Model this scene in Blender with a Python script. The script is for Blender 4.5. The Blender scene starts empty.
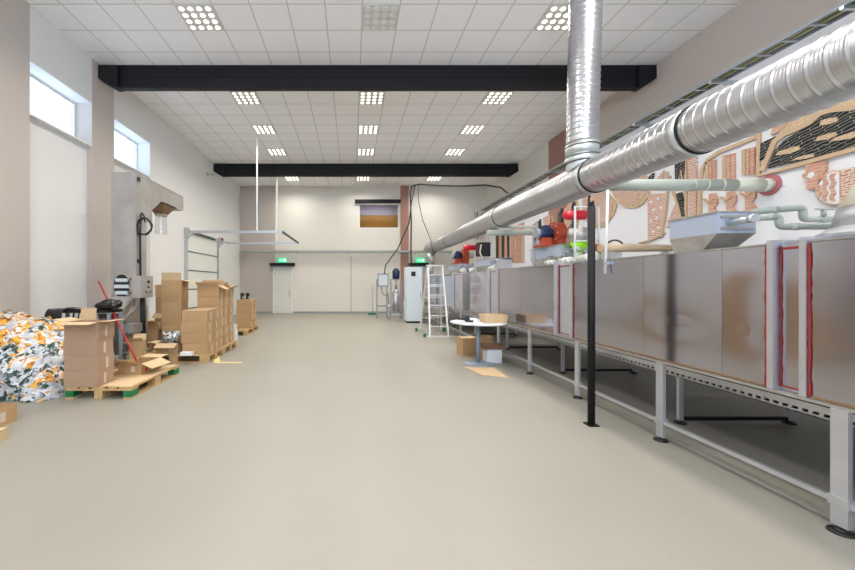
import bpy, bmesh, math, random
from mathutils import Vector, Matrix, noise
random.seed(7)
PI = math.pi
scn = bpy.context.scene
col = scn.collection
# ---------------------------------------------------------------- camera
cam_d = bpy.data.cameras.new('camera')
cam = bpy.data.objects.new('camera', cam_d); col.objects.link(cam)
cam.location = (0, 0, 1.4); cam.rotation_euler = (PI/2, 0, 0)
cam_d.sensor_width = 36; cam_d.sensor_fit = 'HORIZONTAL'
cam_d.lens = 360/855*36
cam_d.shift_x = 75.5/855; cam_d.shift_y = -2/855
cam_d.clip_start = .05; cam_d.clip_end = 100
scn.camera = cam
# ---------------------------------------------------------------- world, exposure
w = bpy.data.worlds.new('overcast sky'); scn.world = w; w.use_nodes = True
bg = w.node_tree.nodes['Background']
bg.inputs[0].default_value = (.70, .82, 1.0, 1); bg.inputs[1].default_value = 6.2
_wt = w.node_tree; _tc = _wt.nodes.new('ShaderNodeTexCoord'); _sx = _wt.nodes.new('ShaderNodeSeparateXYZ'); _mr = _wt.nodes.new('ShaderNodeMapRange')
# overcast sky above, brighter lower half added to throw light on the ceiling
_wt.links.new(_tc.outputs['Generated'], _sx.inputs[0]); _wt.links.new(_sx.outputs[2], _mr.inputs[0])
_mr.inputs[1].default_value = -.02; _mr.inputs[2].default_value = .02; _mr.inputs[3].default_value = 8.0; _mr.inputs[4].default_value = 3.6
_wt.links.new(_mr.outputs[0], bg.inputs[1])
scn.view_settings.view_transform = 'Standard'; scn.view_settings.look = 'None'
scn.view_settings.exposure = 0.38; scn.view_settings.gamma = 1.0
scn.view_settings.use_curve_mapping = False
LAMP_W = 34            # ceiling downlight power
GLOW = 2.3              # ceiling lamp face brightness
scn.cycles.max_bounces = 8; scn.cycles.diffuse_bounces = 5; scn.cycles.glossy_bounces = 4
scn.cycles.sample_clamp_indirect = 6

# ---------------------------------------------------------------- node materials
def mat(name, c, rough=.6, metal=0., c2=None, nscale=5., bump=0., bscale=60., stretch=(1,1,1), emit=None, espow=0, coat=0, rvar=0, spec=None):
    m = bpy.data.materials.new(name); m.use_nodes = True
    nt = m.node_tree; N = nt.nodes; L = nt.links
    b = N['Principled BSDF']
    b.inputs['Base Color'].default_value = (*c, 1); b.inputs['Roughness'].default_value = rough
    b.inputs['Metallic'].default_value = metal
    if coat: b.inputs['Coat Weight'].default_value = coat
    if spec is not None: b.inputs['Specular IOR Level'].default_value = spec
    if emit: b.inputs['Emission Color'].default_value = (*emit, 1); b.inputs['Emission Strength'].default_value = espow
    tc = N.new('ShaderNodeTexCoord'); mp = N.new('ShaderNodeMapping'); mp.inputs['Scale'].default_value = stretch
    L.new(tc.outputs['Object'], mp.inputs[0])
    if c2 or rvar:
        n = N.new('ShaderNodeTexNoise'); n.inputs['Scale'].default_value = nscale; n.inputs['Detail'].default_value = 5
        L.new(mp.outputs[0], n.inputs[0])
        r = N.new('ShaderNodeMapRange'); r.inputs[1].default_value = .33; r.inputs[2].default_value = .67
        L.new(n.outputs[0], r.inputs[0])
        if c2:
            mx = N.new('ShaderNodeMix'); mx.data_type = 'RGBA'
            mx.inputs[6].default_value = (*c, 1); mx.inputs[7].default_value = (*c2, 1)
            L.new(r.outputs[0], mx.inputs[0]); L.new(mx.outputs[2], b.inputs['Base Color'])
        if rvar:
            r2 = N.new('ShaderNodeMapRange'); r2.inputs[3].default_value = rough - rvar; r2.inputs[4].default_value = rough + rvar
            L.new(r.outputs[0], r2.inputs[0]); L.new(r2.outputs[0], b.inputs['Roughness'])
    if bump:
        n2 = N.new('ShaderNodeTexNoise'); n2.inputs['Scale'].default_value = bscale; n2.inputs['Detail'].default_value = 3
        L.new(mp.outputs[0], n2.inputs[0])
        bp = N.new('ShaderNodeBump'); bp.inputs['Strength'].default_value = bump; bp.inputs['Distance'].default_value = .01
        L.new(n2.outputs[0], bp.inputs['Height']); L.new(bp.outputs[0], b.inputs['Normal'])
    return m
def hexc(h):
    v = [int(h[i:i+2], 16)/255 for i in (0, 2, 4)]
    return tuple(x/12.92 if x <= .04045 else ((x+.055)/1.055)**2.4 for x in v)
M = {}
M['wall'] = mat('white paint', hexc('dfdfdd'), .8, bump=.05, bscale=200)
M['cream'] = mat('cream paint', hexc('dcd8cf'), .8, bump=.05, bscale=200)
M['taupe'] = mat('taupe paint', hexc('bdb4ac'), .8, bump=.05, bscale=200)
M['beige'] = mat('beige paint', hexc('c4b8ae'), .8, bump=.05, bscale=200)
M['redcol'] = mat('dusky red paint', hexc('a07a6e'), .8)
M['mural_white'] = mat('white render', hexc('e2e4ea'), .85, bump=.15, bscale=300)
M['black'] = mat('black steel paint', (.006, .006, .008), .6, spec=.3, bump=.05, bscale=90)
M['blackp'] = mat('black plastic', (.012, .012, .013), .45)
M['film'] = mat('black film', (.010, .010, .012), .35, bump=.8, bscale=30)
M['white'] = mat('white plastic', (.78, .79, .78), .45)
M['doorw'] = mat('door white', hexc('dcdcd4'), .5)
M['panelw'] = mat('insulated door panel', hexc('dfe2dc'), .5)
M['gasket'] = mat('rubber gasket', (.05, .055, .06), .7)
M['galv'] = mat('galvanised steel', (.60, .63, .66), .34, .85, c2=(.52, .55, .58), nscale=18)
M['pvc'] = mat('grey green pipe plastic', hexc('b5beb7'), .5)
M['pvcw'] = mat('pale pipe plastic', hexc('cdd1c4'), .5)
M['steel'] = mat('brushed stainless', (.50, .495, .56), .14, .98, c2=(.47, .455, .51), nscale=1.3)
M['steelb'] = mat('pale stainless', (.60, .62, .66), .36, .75, c2=(.55, .56, .6), nscale=4)
M['steeld'] = mat('worn stainless', (.50, .49, .47), .42, .7, c2=(.40, .385, .36), nscale=9)
M['machine'] = mat('dull stainless cladding', hexc('b4b2b0'), .45, .45, c2=hexc('a5a19c'), nscale=3)
M['alu'] = mat('aluminium', (.80, .81, .80), .4, .55)
M['seal'] = mat('red sealant', hexc('8e2429'), .6)
M['sealp'] = mat('pink sealant stain', hexc('b06a6e'), .6)
M['fanred'] = mat('orange red enamel', hexc('a8452a'), .45)
M['tankred'] = mat('bright red enamel', hexc('d01830'), .3)
M['blue'] = mat('dark blue motor paint', hexc('1d3159'), .5)
M['lime'] = mat('lime plastic', hexc('9be312'), .5)
M['cab'] = mat('pale blue cabinet enamel', hexc('cfdbe2'), .45)
M['trayg'] = mat('grey tray paint', hexc('a3a7a4'), .6)
M['greyp'] = mat('grey plastic', hexc('8b939a'), .5)
M['cable'] = mat('black cable rubber', (.015, .016, .015), .6)
M['cabley'] = mat('green and yellow cable', hexc('8f9a2a'), .6)
M['cableg'] = mat('grey cable', hexc('b9b4a6'), .6)
M['wood'] = mat('pallet wood', hexc('c6a878'), .8, c2=hexc('ab8a5c'), nscale=6, stretch=(8, 1, 8), bump=.3, bscale=20)
M['woodg'] = mat('green painted block', hexc('17703e'), .7)
M['card'] = mat('cardboard', hexc('b89870'), .85, c2=hexc('ae8d64'), nscale=3)
M['card2'] = mat('cardboard pinkish', hexc('ad9078'), .85, c2=hexc('a5886f'), nscale=3)
M['cardin'] = mat('cardboard pale', hexc('c6ab86'), .85)
M['carddark'] = mat('brown cardboard', hexc('7b5a45'), .85)
M['tape'] = mat('clear packing tape', hexc('d9cdb8'), .25)
M['label'] = mat('white paper label', hexc('d8d4cc'), .7)
M['sticker'] = mat('pale box sticker', hexc('cdbca8'), .7)
M['paper'] = mat('white paper', hexc('e6e8ec'), .7)
M['tabletop'] = mat('pale grey laminate', hexc('cdd2da'), .35)
M['tablebase'] = mat('grey powder coat', hexc('8e98a6'), .4, .3)
M['redh'] = mat('red handle', hexc('ae1420'), .4)
M['marky'] = mat('yellow floor tape', hexc('d6c384'), .6)
M['greenf'] = mat('green rubber', hexc('0f7a45'), .6)
M['cloth'] = mat('beige duct cloth', hexc('b8a488'), .8, bump=.3, bscale=30)
M['creamhood'] = mat('cream hood enamel', hexc('f0ead8'), .5)
M['tan'] = mat('tan relief render', hexc('c7ad8f'), .85, bump=.4, bscale=120)
M['sand'] = mat('speckled sand render', hexc('d8c4a6'), .9, c2=hexc('bc9c78'), nscale=60, bump=.4, bscale=120)
M['funnel'] = mat('stained funnel metal', hexc('8a6f55'), .5, .3)
M['ochre'] = mat('ochre wall', hexc('b98d45'), .8)
M['lilac'] = mat('lilac wall', hexc('b4b8d6'), .8)
M['spring'] = mat('dark spring steel', (.10, .10, .09), .5, .6)
def glassy(name, c, a, rough=.05):
    m = bpy.data.materials.new(name); m.use_nodes = True; nt = m.node_tree; N = nt.nodes
    N.remove(N['Principled BSDF']); o = N['Material Output']
    t = N.new('ShaderNodeBsdfTransparent'); t.inputs[0].default_value = (*c, 1)
    g = N.new('ShaderNodeBsdfGlossy'); g.inputs['Roughness'].default_value = rough
    x = N.new('ShaderNodeMixShader'); x.inputs[0].default_value = a
    nt.links.new(t.outputs[0], x.inputs[1]); nt.links.new(g.outputs[0], x.inputs[2]); nt.links.new(x.outputs[0], o.inputs[0])
    return m
M['glass'] = glassy('dimming window glass', (.62, .65, .69), .06)  # tint added to hold back daylight on the window reveals
M['clearglass'] = glassy('clear window glass', (.97, .98, 1), .06)
M['bluesteel'] = mat('blue tinted steel', (.47, .53, .66), .4, .45)  # steel with a bluish base colour
M['bag'] = glassy('clear plastic film', (.93, .93, .92), .22, .25)
def emis(name, c, s):
    m = bpy.data.materials.new(name); m.use_nodes = True; b = m.node_tree.nodes['Principled BSDF']
    b.inputs['Base Color'].default_value = (*c, 1); b.inputs['Emission Color'].default_value = (*c, 1); b.inputs['Emission Strength'].default_value = s
    return m
M['lampon'] = emis('lit lamp', (1, .93, .80), GLOW)
M['lamph'] = mat('lamp housing', (.6, .59, .57), .5)
M['lampoff'] = mat('unlit lamp', (.74, .72, .68), .35)
M['exit'] = emis('lit exit sign', hexc('19c47e'), 1.1)
M['exitw'] = emis('lit exit sign symbol', (.9, 1, .95), 1.2)

def floor_mat():
    m = mat('speckled epoxy floor', hexc('a9a8a2'), .42, coat=.0)
    nt = m.node_tree; N = nt.nodes; L = nt.links; b = N['Principled BSDF']
    tc = N.new('ShaderNodeTexCoord')
    n = N.new('ShaderNodeTexNoise'); n.inputs['Scale'].default_value = 170; n.inputs['Detail'].default_value = 4; n.inputs['Roughness'].default_value = .8
    big = N.new('ShaderNodeTexNoise'); big.inputs['Scale'].default_value = .7; big.inputs['Detail'].default_value = 4
    L.new(tc.outputs['Object'], n.inputs[0]); L.new(tc.outputs['Object'], big.inputs[0])
    cr = N.new('ShaderNodeValToRGB'); e = cr.color_ramp.elements
    e[0].position = .30; e[0].color = (*hexc('7d7a72'), 1); e[1].position = .70; e[1].color = (*hexc('a5a196'), 1)
    x = e.new(.5); x.color = (*hexc('928e84'), 1)
    L.new(n.outputs[0], cr.inputs[0])
    mx = N.new('ShaderNodeMix'); mx.data_type = 'RGBA'; mx.blend_type = 'MULTIPLY'; mx.inputs[0].default_value = 1
    c2 = N.new('ShaderNodeValToRGB'); f = c2.color_ramp.elements
    f[0].position = .35; f[0].color = (.93, .93, .93, 1); f[1].position = .65; f[1].color = (1, 1, 1, 1)
    L.new(big.outputs[0], c2.inputs[0]); L.new(cr.outputs[0], mx.inputs[6]); L.new(c2.outputs[0], mx.inputs[7])
    L.new(mx.outputs[2], b.inputs['Base Color'])
    rr = N.new('ShaderNodeMapRange'); rr.inputs[3].default_value = .34; rr.inputs[4].default_value = .5
    L.new(big.outputs[0], rr.inputs[0]); L.new(rr.outputs[0], b.inputs['Roughness'])
    bp = N.new('ShaderNodeBump'); bp.inputs['Strength'].default_value = .0; bp.inputs['Distance'].default_value = .002
    L.new(n.outputs[0], bp.inputs['Height']); L.new(bp.outputs[0], b.inputs['Normal'])
    return m
M['floor'] = floor_mat()
def ceil_mat(y0):
    m = bpy.data.materials.new('ceiling tiles'); m.use_nodes = True; nt = m.node_tree; N = nt.nodes; L = nt.links; b = N['Principled BSDF']
    tc = N.new('ShaderNodeTexCoord'); sp = N.new('ShaderNodeSeparateXYZ'); L.new(tc.outputs['Object'], sp.inputs[0])
    def line(out, off, size, wd):
        a = N.new('ShaderNodeMath'); a.operation = 'SUBTRACT'; L.new(out, a.inputs[0]); a.inputs[1].default_value = off
        q = N.new('ShaderNodeMath'); q.operation = 'DIVIDE'; L.new(a.outputs[0], q.inputs[0]); q.inputs[1].default_value = size
        p = N.new('ShaderNodeMath'); p.operation = 'PINGPONG'; L.new(q.outputs[0], p.inputs[0]); p.inputs[1].default_value = .5
        s = N.new('ShaderNodeMath'); s.operation = 'LESS_THAN'; L.new(p.outputs[0], s.inputs[0]); s.inputs[1].default_value = wd
        return s.outputs[0]
    a = line(sp.outputs[0], .17, .608, .018); c = line(sp.outputs[1], y0, .6, .018)
    mxm = N.new('ShaderNodeMath'); mxm.operation = 'MAXIMUM'; L.new(a, mxm.inputs[0]); L.new(c, mxm.inputs[1])
    mx = N.new('ShaderNodeMix'); mx.data_type = 'RGBA'; mx.inputs[6].default_value = (*hexc('f0f0f1'), 1); mx.inputs[7].default_value = (*hexc('c9c8c6'), 1)
    L.new(mxm.outputs[0], mx.inputs[0]); L.new(mx.outputs[2], b.inputs['Base Color']); b.inputs['Roughness'].default_value = .9
    return m
def mosaic(name, c1, c2, mortar, sw=.09, sh=.035, rot=0, ms=.008):
    m = bpy.data.materials.new(name); m.use_nodes = True; nt = m.node_tree; N = nt.nodes; L = nt.links; b = N['Principled BSDF']
    tc = N.new('ShaderNodeTexCoord'); sp = N.new('ShaderNodeSeparateXYZ'); L.new(tc.outputs['Object'], sp.inputs[0])
    cb = N.new('ShaderNodeCombineXYZ'); L.new(sp.outputs[1], cb.inputs[0]); L.new(sp.outputs[2], cb.inputs[1])
    mp = N.new('ShaderNodeMapping'); mp.inputs['Rotation'].default_value = (0, 0, rot); L.new(cb.outputs[0], mp.inputs[0])
    nz = N.new('ShaderNodeTexNoise'); nz.inputs['Scale'].default_value = 7; L.new(mp.outputs[0], nz.inputs[0])
    ad = N.new('ShaderNodeMixRGB'); ad.blend_type = 'ADD'; ad.inputs[0].default_value = .09; L.new(mp.outputs[0], ad.inputs[1]); L.new(nz.outputs[1], ad.inputs[2])
    k = N.new('ShaderNodeTexBrick'); L.new(ad.outputs[0], k.inputs[0])
    k.inputs['Color1'].default_value = (*c1, 1); k.inputs['Color2'].default_value = (*c2, 1); k.inputs['Mortar'].default_value = (*mortar, 1)
    k.inputs['Scale'].default_value = 1; k.inputs['Mortar Size'].default_value = ms; k.inputs['Brick Width'].default_value = sw; k.inputs['Row Height'].default_value = sh
    L.new(k.outputs[0], b.inputs['Base Color']); b.inputs['Roughness'].default_value = .85
    bp = N.new('ShaderNodeBump'); bp.inputs['Distance'].default_value = .01; bp.invert = True; L.new(k.outputs[1], bp.inputs['Height']); L.new(bp.outputs[0], b.inputs['Normal'])
    return m
M['brick'] = mosaic('red brick mosaic', hexc('b87a6a'), hexc('c59484'), hexc('dccbbd'))
M['brickp'] = mosaic('pink brick strips', hexc('cda38e'), hexc('c39280'), hexc('d3b49e'), .3, .05, ms=.005)
M['slate'] = mosaic('dark slate mosaic', (.006, .007, .007), (.02, .022, .022), hexc('a9a79f'), .26, .04, .25, .003)

# ---------------------------------------------------------------- mesh helpers
class MB:
    def __init__(s): s.b = bmesh.new(); s.smooth = False
    def box(s, x0, x1, y0, y1, z0, z1, mx=None):
        v = [s.b.verts.new(p) for p in [(x0,y0,z0),(x1,y0,z0),(x1,y1,z0),(x0,y1,z0),(x0,y0,z1),(x1,y0,z1),(x1,y1,z1),(x0,y1,z1)]]
        if mx: 
            for q in v: q.co = mx @ q.co
        for f in ((0,3,2,1),(4,5,6,7),(0,1,5,4),(1,2,6,5),(2,3,7,6),(3,0,4,7)): s.b.faces.new([v[i] for i in f])
        return s
    def cyl(s, p0, p1, r, r2=None, n=16, cap=True):
        return s.rings([p0, p1], [r, r if r2 is None else r2], n, cap)
    def rings(s, pts, rs, n=16, cap=True):
        pts = [Vector(p) for p in pts]; R = []; d0 = None
        up = None
        for i, p in enumerate(pts):
            d = (pts[min(i+1, len(pts)-1)] - pts[max(i-1, 0)])
            d = d.normalized() if d.length > 1e-9 else (d0 or Vector((0,0,1)))
            if up is None:
                up = Vector((0,0,1)) if abs(d.z) < .9 else Vector((1,0,0))
            a = d.cross(up)
            if a.length < 1e-4: a = d.cross(Vector((0,1,0)))
            a.normalize(); c = d.cross(a).normalized(); up = -c if True else up
            up = a.cross(d).normalized(); d0 = d
            c = a.cross(d)
            R.append([s.b.verts.new(p + (a*math.cos(2*PI*k/n) + c*math.sin(2*PI*k/n))*rs[i]) for k in range(n)])
        for i in range(len(R)-1):
            for k in range(n):
                f = s.b.faces.new((R[i][k], R[i][(k+1)%n], R[i+1][(k+1)%n], R[i+1][k])); f.smooth = True
        if cap:
            s.b.faces.new(R[0][::-1]); s.b.faces.new(R[-1])
        return s
    def tube(s, pts, r, n=8, cap=True):
        return s.rings(pts, [r]*len(pts), n, cap)
    def prism(s, poly, axis, a, b):
        def P(u, v, t):
            return (t,u,v) if axis == 'x' else (u,t,v) if axis == 'y' else (u,v,t)
        A = [s.b.verts.new(P(u, v, a)) for u, v in poly]; B = [s.b.verts.new(P(u, v, b)) for u, v in poly]
        s.b.faces.new(A[::-1]); s.b.faces.new(B); n = len(poly)
        for i in range(n): s.b.faces.new((A[i], A[(i+1)%n], B[(i+1)%n], B[i]))
        return s
    def loft(s, A, B, cap=True):
        A = [s.b.verts.new(p) for p in A]; B = [s.b.verts.new(p) for p in B]; n = len(A)
        for i in range(n): s.b.faces.new((A[i], A[(i+1)%n], B[(i+1)%n], B[i]))
        if cap: s.b.faces.new(A[::-1]); s.b.faces.new(B)
        return s
    def ball(s, c, r, sc=(1,1,1), n=12):
        m = Matrix.Translation(c) @ Matrix.Diagonal((*[r*k for k in sc], 1))
        g = bmesh.ops.create_uvsphere(s.b, u_segments=n, v_segments=max(6, n//2+2), radius=1, matrix=m)
        for v in g['verts']:
            for f in v.link_faces: f.smooth = True
        return s
    def bevel(s, wd, seg=2):
        es = [e for e in s.b.edges if len(e.link_faces) == 2 and e.calc_face_angle(0) > .6]
        bmesh.ops.bevel(s.b, geom=es, offset=wd, segments=seg, affect='EDGES', clamp_overlap=True); return s
    def mesh(s, name, m):
        bmesh.ops.recalc_face_normals(s.b, faces=s.b.faces)
        me = bpy.data.meshes.new(name); s.b.to_mesh(me); s.b.free()
        if m: me.materials.append(m)
        return me
    def build(s, name, m, parent=None, loc=None):
        o = bpy.data.objects.new(name, s.mesh(name, M[m] if isinstance(m, str) else m)); col.objects.link(o)
        if parent: o.parent = parent
        if loc: o.location = loc
        return o
def tag(o, label, cat, group=None, kind=None):
    o['label'] = label; o['category'] = cat
    if group: o['group'] = group
    if kind: o['kind'] = kind
    return o
def thing(name, label, cat, loc=(0,0,0), rz=0, group=None):
    o = bpy.data.objects.new(name, None); col.objects.link(o); o.empty_display_size = .1
    o.location = loc; o.rotation_euler = (0, 0, rz)
    return tag(o, label, cat, group)
def struct(name, mb, m, parent=None):
    o = mb.build(name, m, parent)
    if not parent: o['kind'] = 'structure'
    return o
def link_mesh(name, me, parent=None, loc=(0,0,0), rot=(0,0,0)):
    o = bpy.data.objects.new(name, me); col.objects.link(o)
    if parent: o.parent = parent
    o.location = loc; o.rotation_euler = rot
    return o
def kids(o): return [c for c in bpy.data.objects if c.parent == o]
def dup(root, loc, rz=None, label=None, group=None):
    r = root.copy(); col.objects.link(r); r.location = loc
    if rz is not None: r.rotation_euler = (0, 0, rz)
    if label: r['label'] = label
    if group: r['group'] = group
    for ch in kids(root):
        c = ch.copy(); col.objects.link(c); c.parent = r
        for g in kids(ch):
            d = g.copy(); col.objects.link(d); d.parent = c
    return r
def arc(c, r, a0, a1, n, ax='xz', off=0):
    out = []
    for i in range(n+1):
        t = a0 + (a1-a0)*i/n; u, v = c[0]+r*math.cos(t), c[1]+r*math.sin(t)
        out.append((u, off, v) if ax == 'xz' else (off, u, v) if ax == 'yz' else (u, v, off))
    return out
# ---------------------------------------------------------------- the room
XL, XR, YB, YF, H = -5.2, 6.24, 16.7, -5.0, 5.9
B1, B2, B0 = 7.43, 13.56, 1.30
struct('floor', MB().box(XL-.4, XR+.2, YF-.2, YB+.2, -.2, 0), 'floor')
for a, b, ph in ((YF, B0, -.19), (B0, B1, 5.81), (B1, B2, 8.45), (B2, YB, 14.58)):
    struct('ceiling', MB().box(XL-.4, XR+.2, a, b, H, H+.2), ceil_mat(ph))
wins = [(-4.3, -2.9), (-.35, 1.05), (1.72, 3.12), (5.81, 7.2), (7.87, 9.27)]  # windows out of view are added to let in more daylight
WZ0, WZ1 = 4.14, 4.99
# left wall: face at XL, window niches are set back below the sill
segs = []; y = YF
for a, b in wins: segs.append((y, a)); y = b
segs.append((y, YB))
cols = {5.81: 1}
for a, b in segs:
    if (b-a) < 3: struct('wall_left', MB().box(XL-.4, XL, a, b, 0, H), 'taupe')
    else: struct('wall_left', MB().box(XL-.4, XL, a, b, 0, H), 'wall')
for i, (a, b) in enumerate(wins):
    struct('wall_left', MB().box(XL-.4, XL-.1, a, b, 0, WZ0-.02), 'wall')
    struct('wall_left', MB().box(XL-.4, XL, a, b, WZ1, H), 'wall')
    wn = thing('window_%d' % (i+1), '', ''); 
    for k in ('label', 'category'): del wn[k]
    wn['kind'] = 'structure'
    struct('window_sill', MB().box(XL-.36, XL+.01, a+.002, b-.002, WZ0-.02, WZ0), 'white', wn)
    fx0, fx1 = XL-.38, XL-.32
    f = MB(); f.box(fx0, fx1, a, b, WZ0, WZ0+.05).box(fx0, fx1, a, b, WZ1-.05, WZ1).box(fx0, fx1, a, a+.05, WZ0+.05, WZ1-.05).box(fx0, fx1, b-.05, b, WZ0+.05, WZ1-.05)
    struct('window_frame', f, 'white', wn)
    struct('window_pane', MB().box(XL-.355, XL-.35, a+.05, b-.05, WZ0+.05, WZ1-.05), 'glass', wn)
# back wall with a hole for the interior window
wx0, wx1, wz0, wz1 = .32, 2.18, 3.93, 5.07
xt = -3.57
struct('wall_back', MB().box(XL, xt, YB, YB+.2, 0, H), 'taupe')
w = MB(); w.box(xt, wx0, YB, YB+.2, 0, H).box(wx1, XR, YB, YB+.2, 0, H).box(wx0, wx1, YB, YB+.2, 0, wz0).box(wx0, wx1, YB, YB+.2, wz1, H)
struct('wall_back', w, 'cream')
struct('trim_1', MB().box(2.25, 2.62, YB-.06, YB, 0, H), 'redcol')
struct('trim_2', MB().box(-.06, -.03, YB-.012, YB, 0, 2.65), 'greyp')
struct('baseboard_back', MB().box(XL, 2.25, YB-.015, YB, 0, .08), 'greyp')
# room seen through the interior window
r = MB().box(wx0-.6, wx1+.6, YB+1.9, YB+2.0, 3.4, 4.9); struct('wall_far_room', r, 'ochre')
struct('wall_far_room', MB().box(wx0-.6, wx1+.6, YB+1.9, YB+2.0, 4.9, 5.5), 'lilac')
struct('wall_far_room', MB().box(wx0-.7, wx0-.6, YB+.2, YB+2, 3.4, 5.5).box(wx1+.6, wx1+.7, YB+.2, YB+2, 3.4, 5.5), 'ochre')
struct('ceiling', MB().box(wx0-.7, wx1+.7, YB+.2, YB+2, 5.5, 5.6), 'lilac')
struct('floor', MB().box(wx0-.7, wx1+.7, YB+.2, YB+2, 3.3, 3.4), 'ochre')
ld = bpy.data.lights.new('far room fill light', 'AREA'); ld.energy = 14; ld.size = 1; ld.color = (1, .93, .8)  # unseen fill light added to brighten the room behind the pane
lo = bpy.data.objects.new('far_room_fill', ld); col.objects.link(lo); lo.location = ((wx0+wx1)/2, YB+.9, 5.45)
wn = bpy.data.objects.new('window_5', None); col.objects.link(wn); wn['kind'] = 'structure'
f = MB(); e = .04
f.box(wx0, wx1, YB+.02, YB+.08, wz0, wz0+e).box(wx0, wx1, YB+.02, YB+.08, wz1-e, wz1).box(wx0, wx0+e, YB+.02, YB+.08, wz0+e, wz1-e).box(wx1-e, wx1, YB+.02, YB+.08, wz0+e, wz1-e)
f.build('window_frame', 'white', wn)
MB().box(wx0+e, wx1-e, YB+.045, YB+.05, wz0+e, wz1-e).build('window_pane', 'clearglass', wn)
struct('trim_3', MB().box(.14, 2.24, YB-.18, YB, wz1+.03, wz1+.17), 'black')
# right wall
Z2 = 4.8
struct('wall_right', MB().box(XR, XR+.2, YF, 10.0, Z2, H), 'beige')
struct('wall_right', MB().box(XR, XR+.2, YF, 10.0, 0, Z2).box(XR, XR+.2, 11.43, 15.4, 0, 4.3), 'mural_white')
struct('wall_right', MB().box(XR, XR+.2, 10.0, 11.43, 0, H), 'redcol')
struct('wall_right', MB().box(XR, XR+.2, 11.43, 15.4, 4.3, H).box(XR, XR+.2, 15.4, YB+.2, 0, H), 'cream')
# unseen rear wall; its wide opening is added to let in cool daylight
g = MB().box(XL-.4, -3.9, YF-.2, YF, 0, H).box(3.9, XR+.2, YF-.2, YF, 0, H).box(-3.9, 3.9, YF-.2, YF, 0, 1.8).box(-3.9, 3.9, YF-.2, YF, 5.5, H)
struct('wall_front', g, 'wall')
# roof beams
for i, yb in enumerate((B0, B1, B2)):
    prof = [(XL, H), (XL, 5.62), (XL+.30, H-.46), (XR-.26, H-.46), (XR, 5.62), (XR, H)]
    t = thing('roof_beam', ['black steel roof beam just behind the camera', 'nearer black steel roof beam crossing below the tiled ceiling', 'farther black steel roof beam crossing the hall near the back wall'][i], 'beam', (0, yb, 0), 0, 'black roof beams')
    MB().prism(prof, 'y', .02, .11).build('beam_web', 'black', t)
    fl = MB().box(XL+.32, XR-.28, 0, .13, H-.47, H-.43).box(XL, XR, 0, .13, H-.06, H-.002).box(XL+.3, XR-.26, .005, .125, H-.25, H-.225)
    fl.build('flange', 'black', t)
    MB().prism([(XL, H-.04), (XL, 5.60), (XL+.30, H-.475), (XL+.40, H-.475), (XL+.40, H-.04)], 'y', -.06, .15).build('end_haunch', 'black', t)
    MB().prism([(XR, H-.04), (XR, 5.60), (XR-.26, H-.475), (XR-.36, H-.475), (XR-.36, H-.04)], 'y', -.06, .15).build('end_haunch', 'black', t)
# ceiling lamps: 4 x 4 spots in a tile
def lamp(lit):
    t = thing('ceiling_light', 'x', 'ceiling light')
    MB().box(-.30, .30, -.295, .295, -.012, .0).build('housing', 'lamph', t)
    if not lit:
        mm = MB().cyl((0,0,-.028), (0,0,-.012), .052, .06, 14).mesh('lens', M['lampoff'])
    else:
        mm = MB().cyl((0,0,-.020), (0,0,-.012), .039, .043, 14).mesh('lens', M['lampon'])
    for a in range(4):
        for b in range(4):
            link_mesh('lens', mm, t, ((a-1.5)*.145, (b-1.5)*.145, 0))
    if lit:
        d = bpy.data.lights.new('downlight', 'AREA'); d.energy = LAMP_W; d.shape = 'SQUARE'; d.size = .5; d.color = (1, .95, .87); d.spread = math.radians(150)
        o = bpy.data.objects.new('lamp_bulb', d); col.objects.link(o); o.parent = t; o.location = (0, 0, -.04)
    return t
L_on, L_off = lamp(True), lamp(False)
used = {}
rows = [(6.11, 'in front of the nearer beam'), (8.75, 'just behind the nearer beam'), (10.55, 'in the second row behind the nearer beam'), (12.35, 'in the row just before the farther beam'), (15.48, 'behind the farther beam'),
        (4.31, 'unseen above the camera'), (2.51, 'unseen behind the camera beam'), (-.6, 'unseen in the rear bay'), (-2.4, 'unseen at the rear opening')]  # unseen rows, added for their illumination
for yy, where in rows:
    for xx, side in ((-2.575, 'left'), (.475, 'middle'), (3.525, 'right')):
        off = (yy == 6.11 and side == 'middle')
        src = L_off if off else L_on
        lab = ('unlit square ceiling lamp, middle one in front of the nearer beam' if off else 'lit square sixteen-spot ceiling lamp, %s one %s' % (side, where))
        if src not in used: src.location = (xx, yy, H); src['label'] = lab; src['group'] = 'square ceiling lamps'; used[src] = 1
        else: dup(src, (xx, yy, H), None, lab, 'square ceiling lamps')
# back wall: doors, signs, tray
def backdoor(n, xa, xb, zt):
    d = bpy.data.objects.new('door_%d' % n, None); col.objects.link(d); d['kind'] = 'structure'
    MB().box(xa+.07, xb-.07, YB-.03, YB+.0, .01, zt-.07).build('door_leaf', 'doorw', d)
    f = MB().box(xa, xa+.07, YB-.05, YB, 0, zt).box(xb-.07, xb, YB-.05, YB, 0, zt).box(xa+.07, xb-.07, YB-.05, YB, zt-.07, zt)
    f.build('door_frame', 'white', d)
    MB().cyl((xb-.16, YB-.08, .75), (xb-.16, YB-.08, 1.1), .015, n=8).box(xb-.19, xb-.13, YB-.08, YB-.03, .98, 1.02).build('door_handle', 'steeld', d)
    h = MB()
    for z in (.25, 1.05, 1.8): h.cyl((xa+.07, YB-.06, z), (xa+.07, YB-.06, z+.1), .014, n=8)
    h.build('hinge', 'steeld', d)
backdoor(1, -3.66, -2.74, 2.12)
backdoor(2, 2.75, 3.65, 2.12)
tag(MB().box(-3.76, -2.64, YB-.3, YB, 2.18, 2.32).bevel(.01).build('door_canopy', 'black'), 'black canopy over the single white door on the left', 'canopy')
tag(MB().box(2.63, 3.75, YB-.3, YB, 2.18, 2.32).bevel(.01).build('door_canopy', 'black'), 'black canopy behind the tall pale cabinet', 'canopy')
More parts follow.
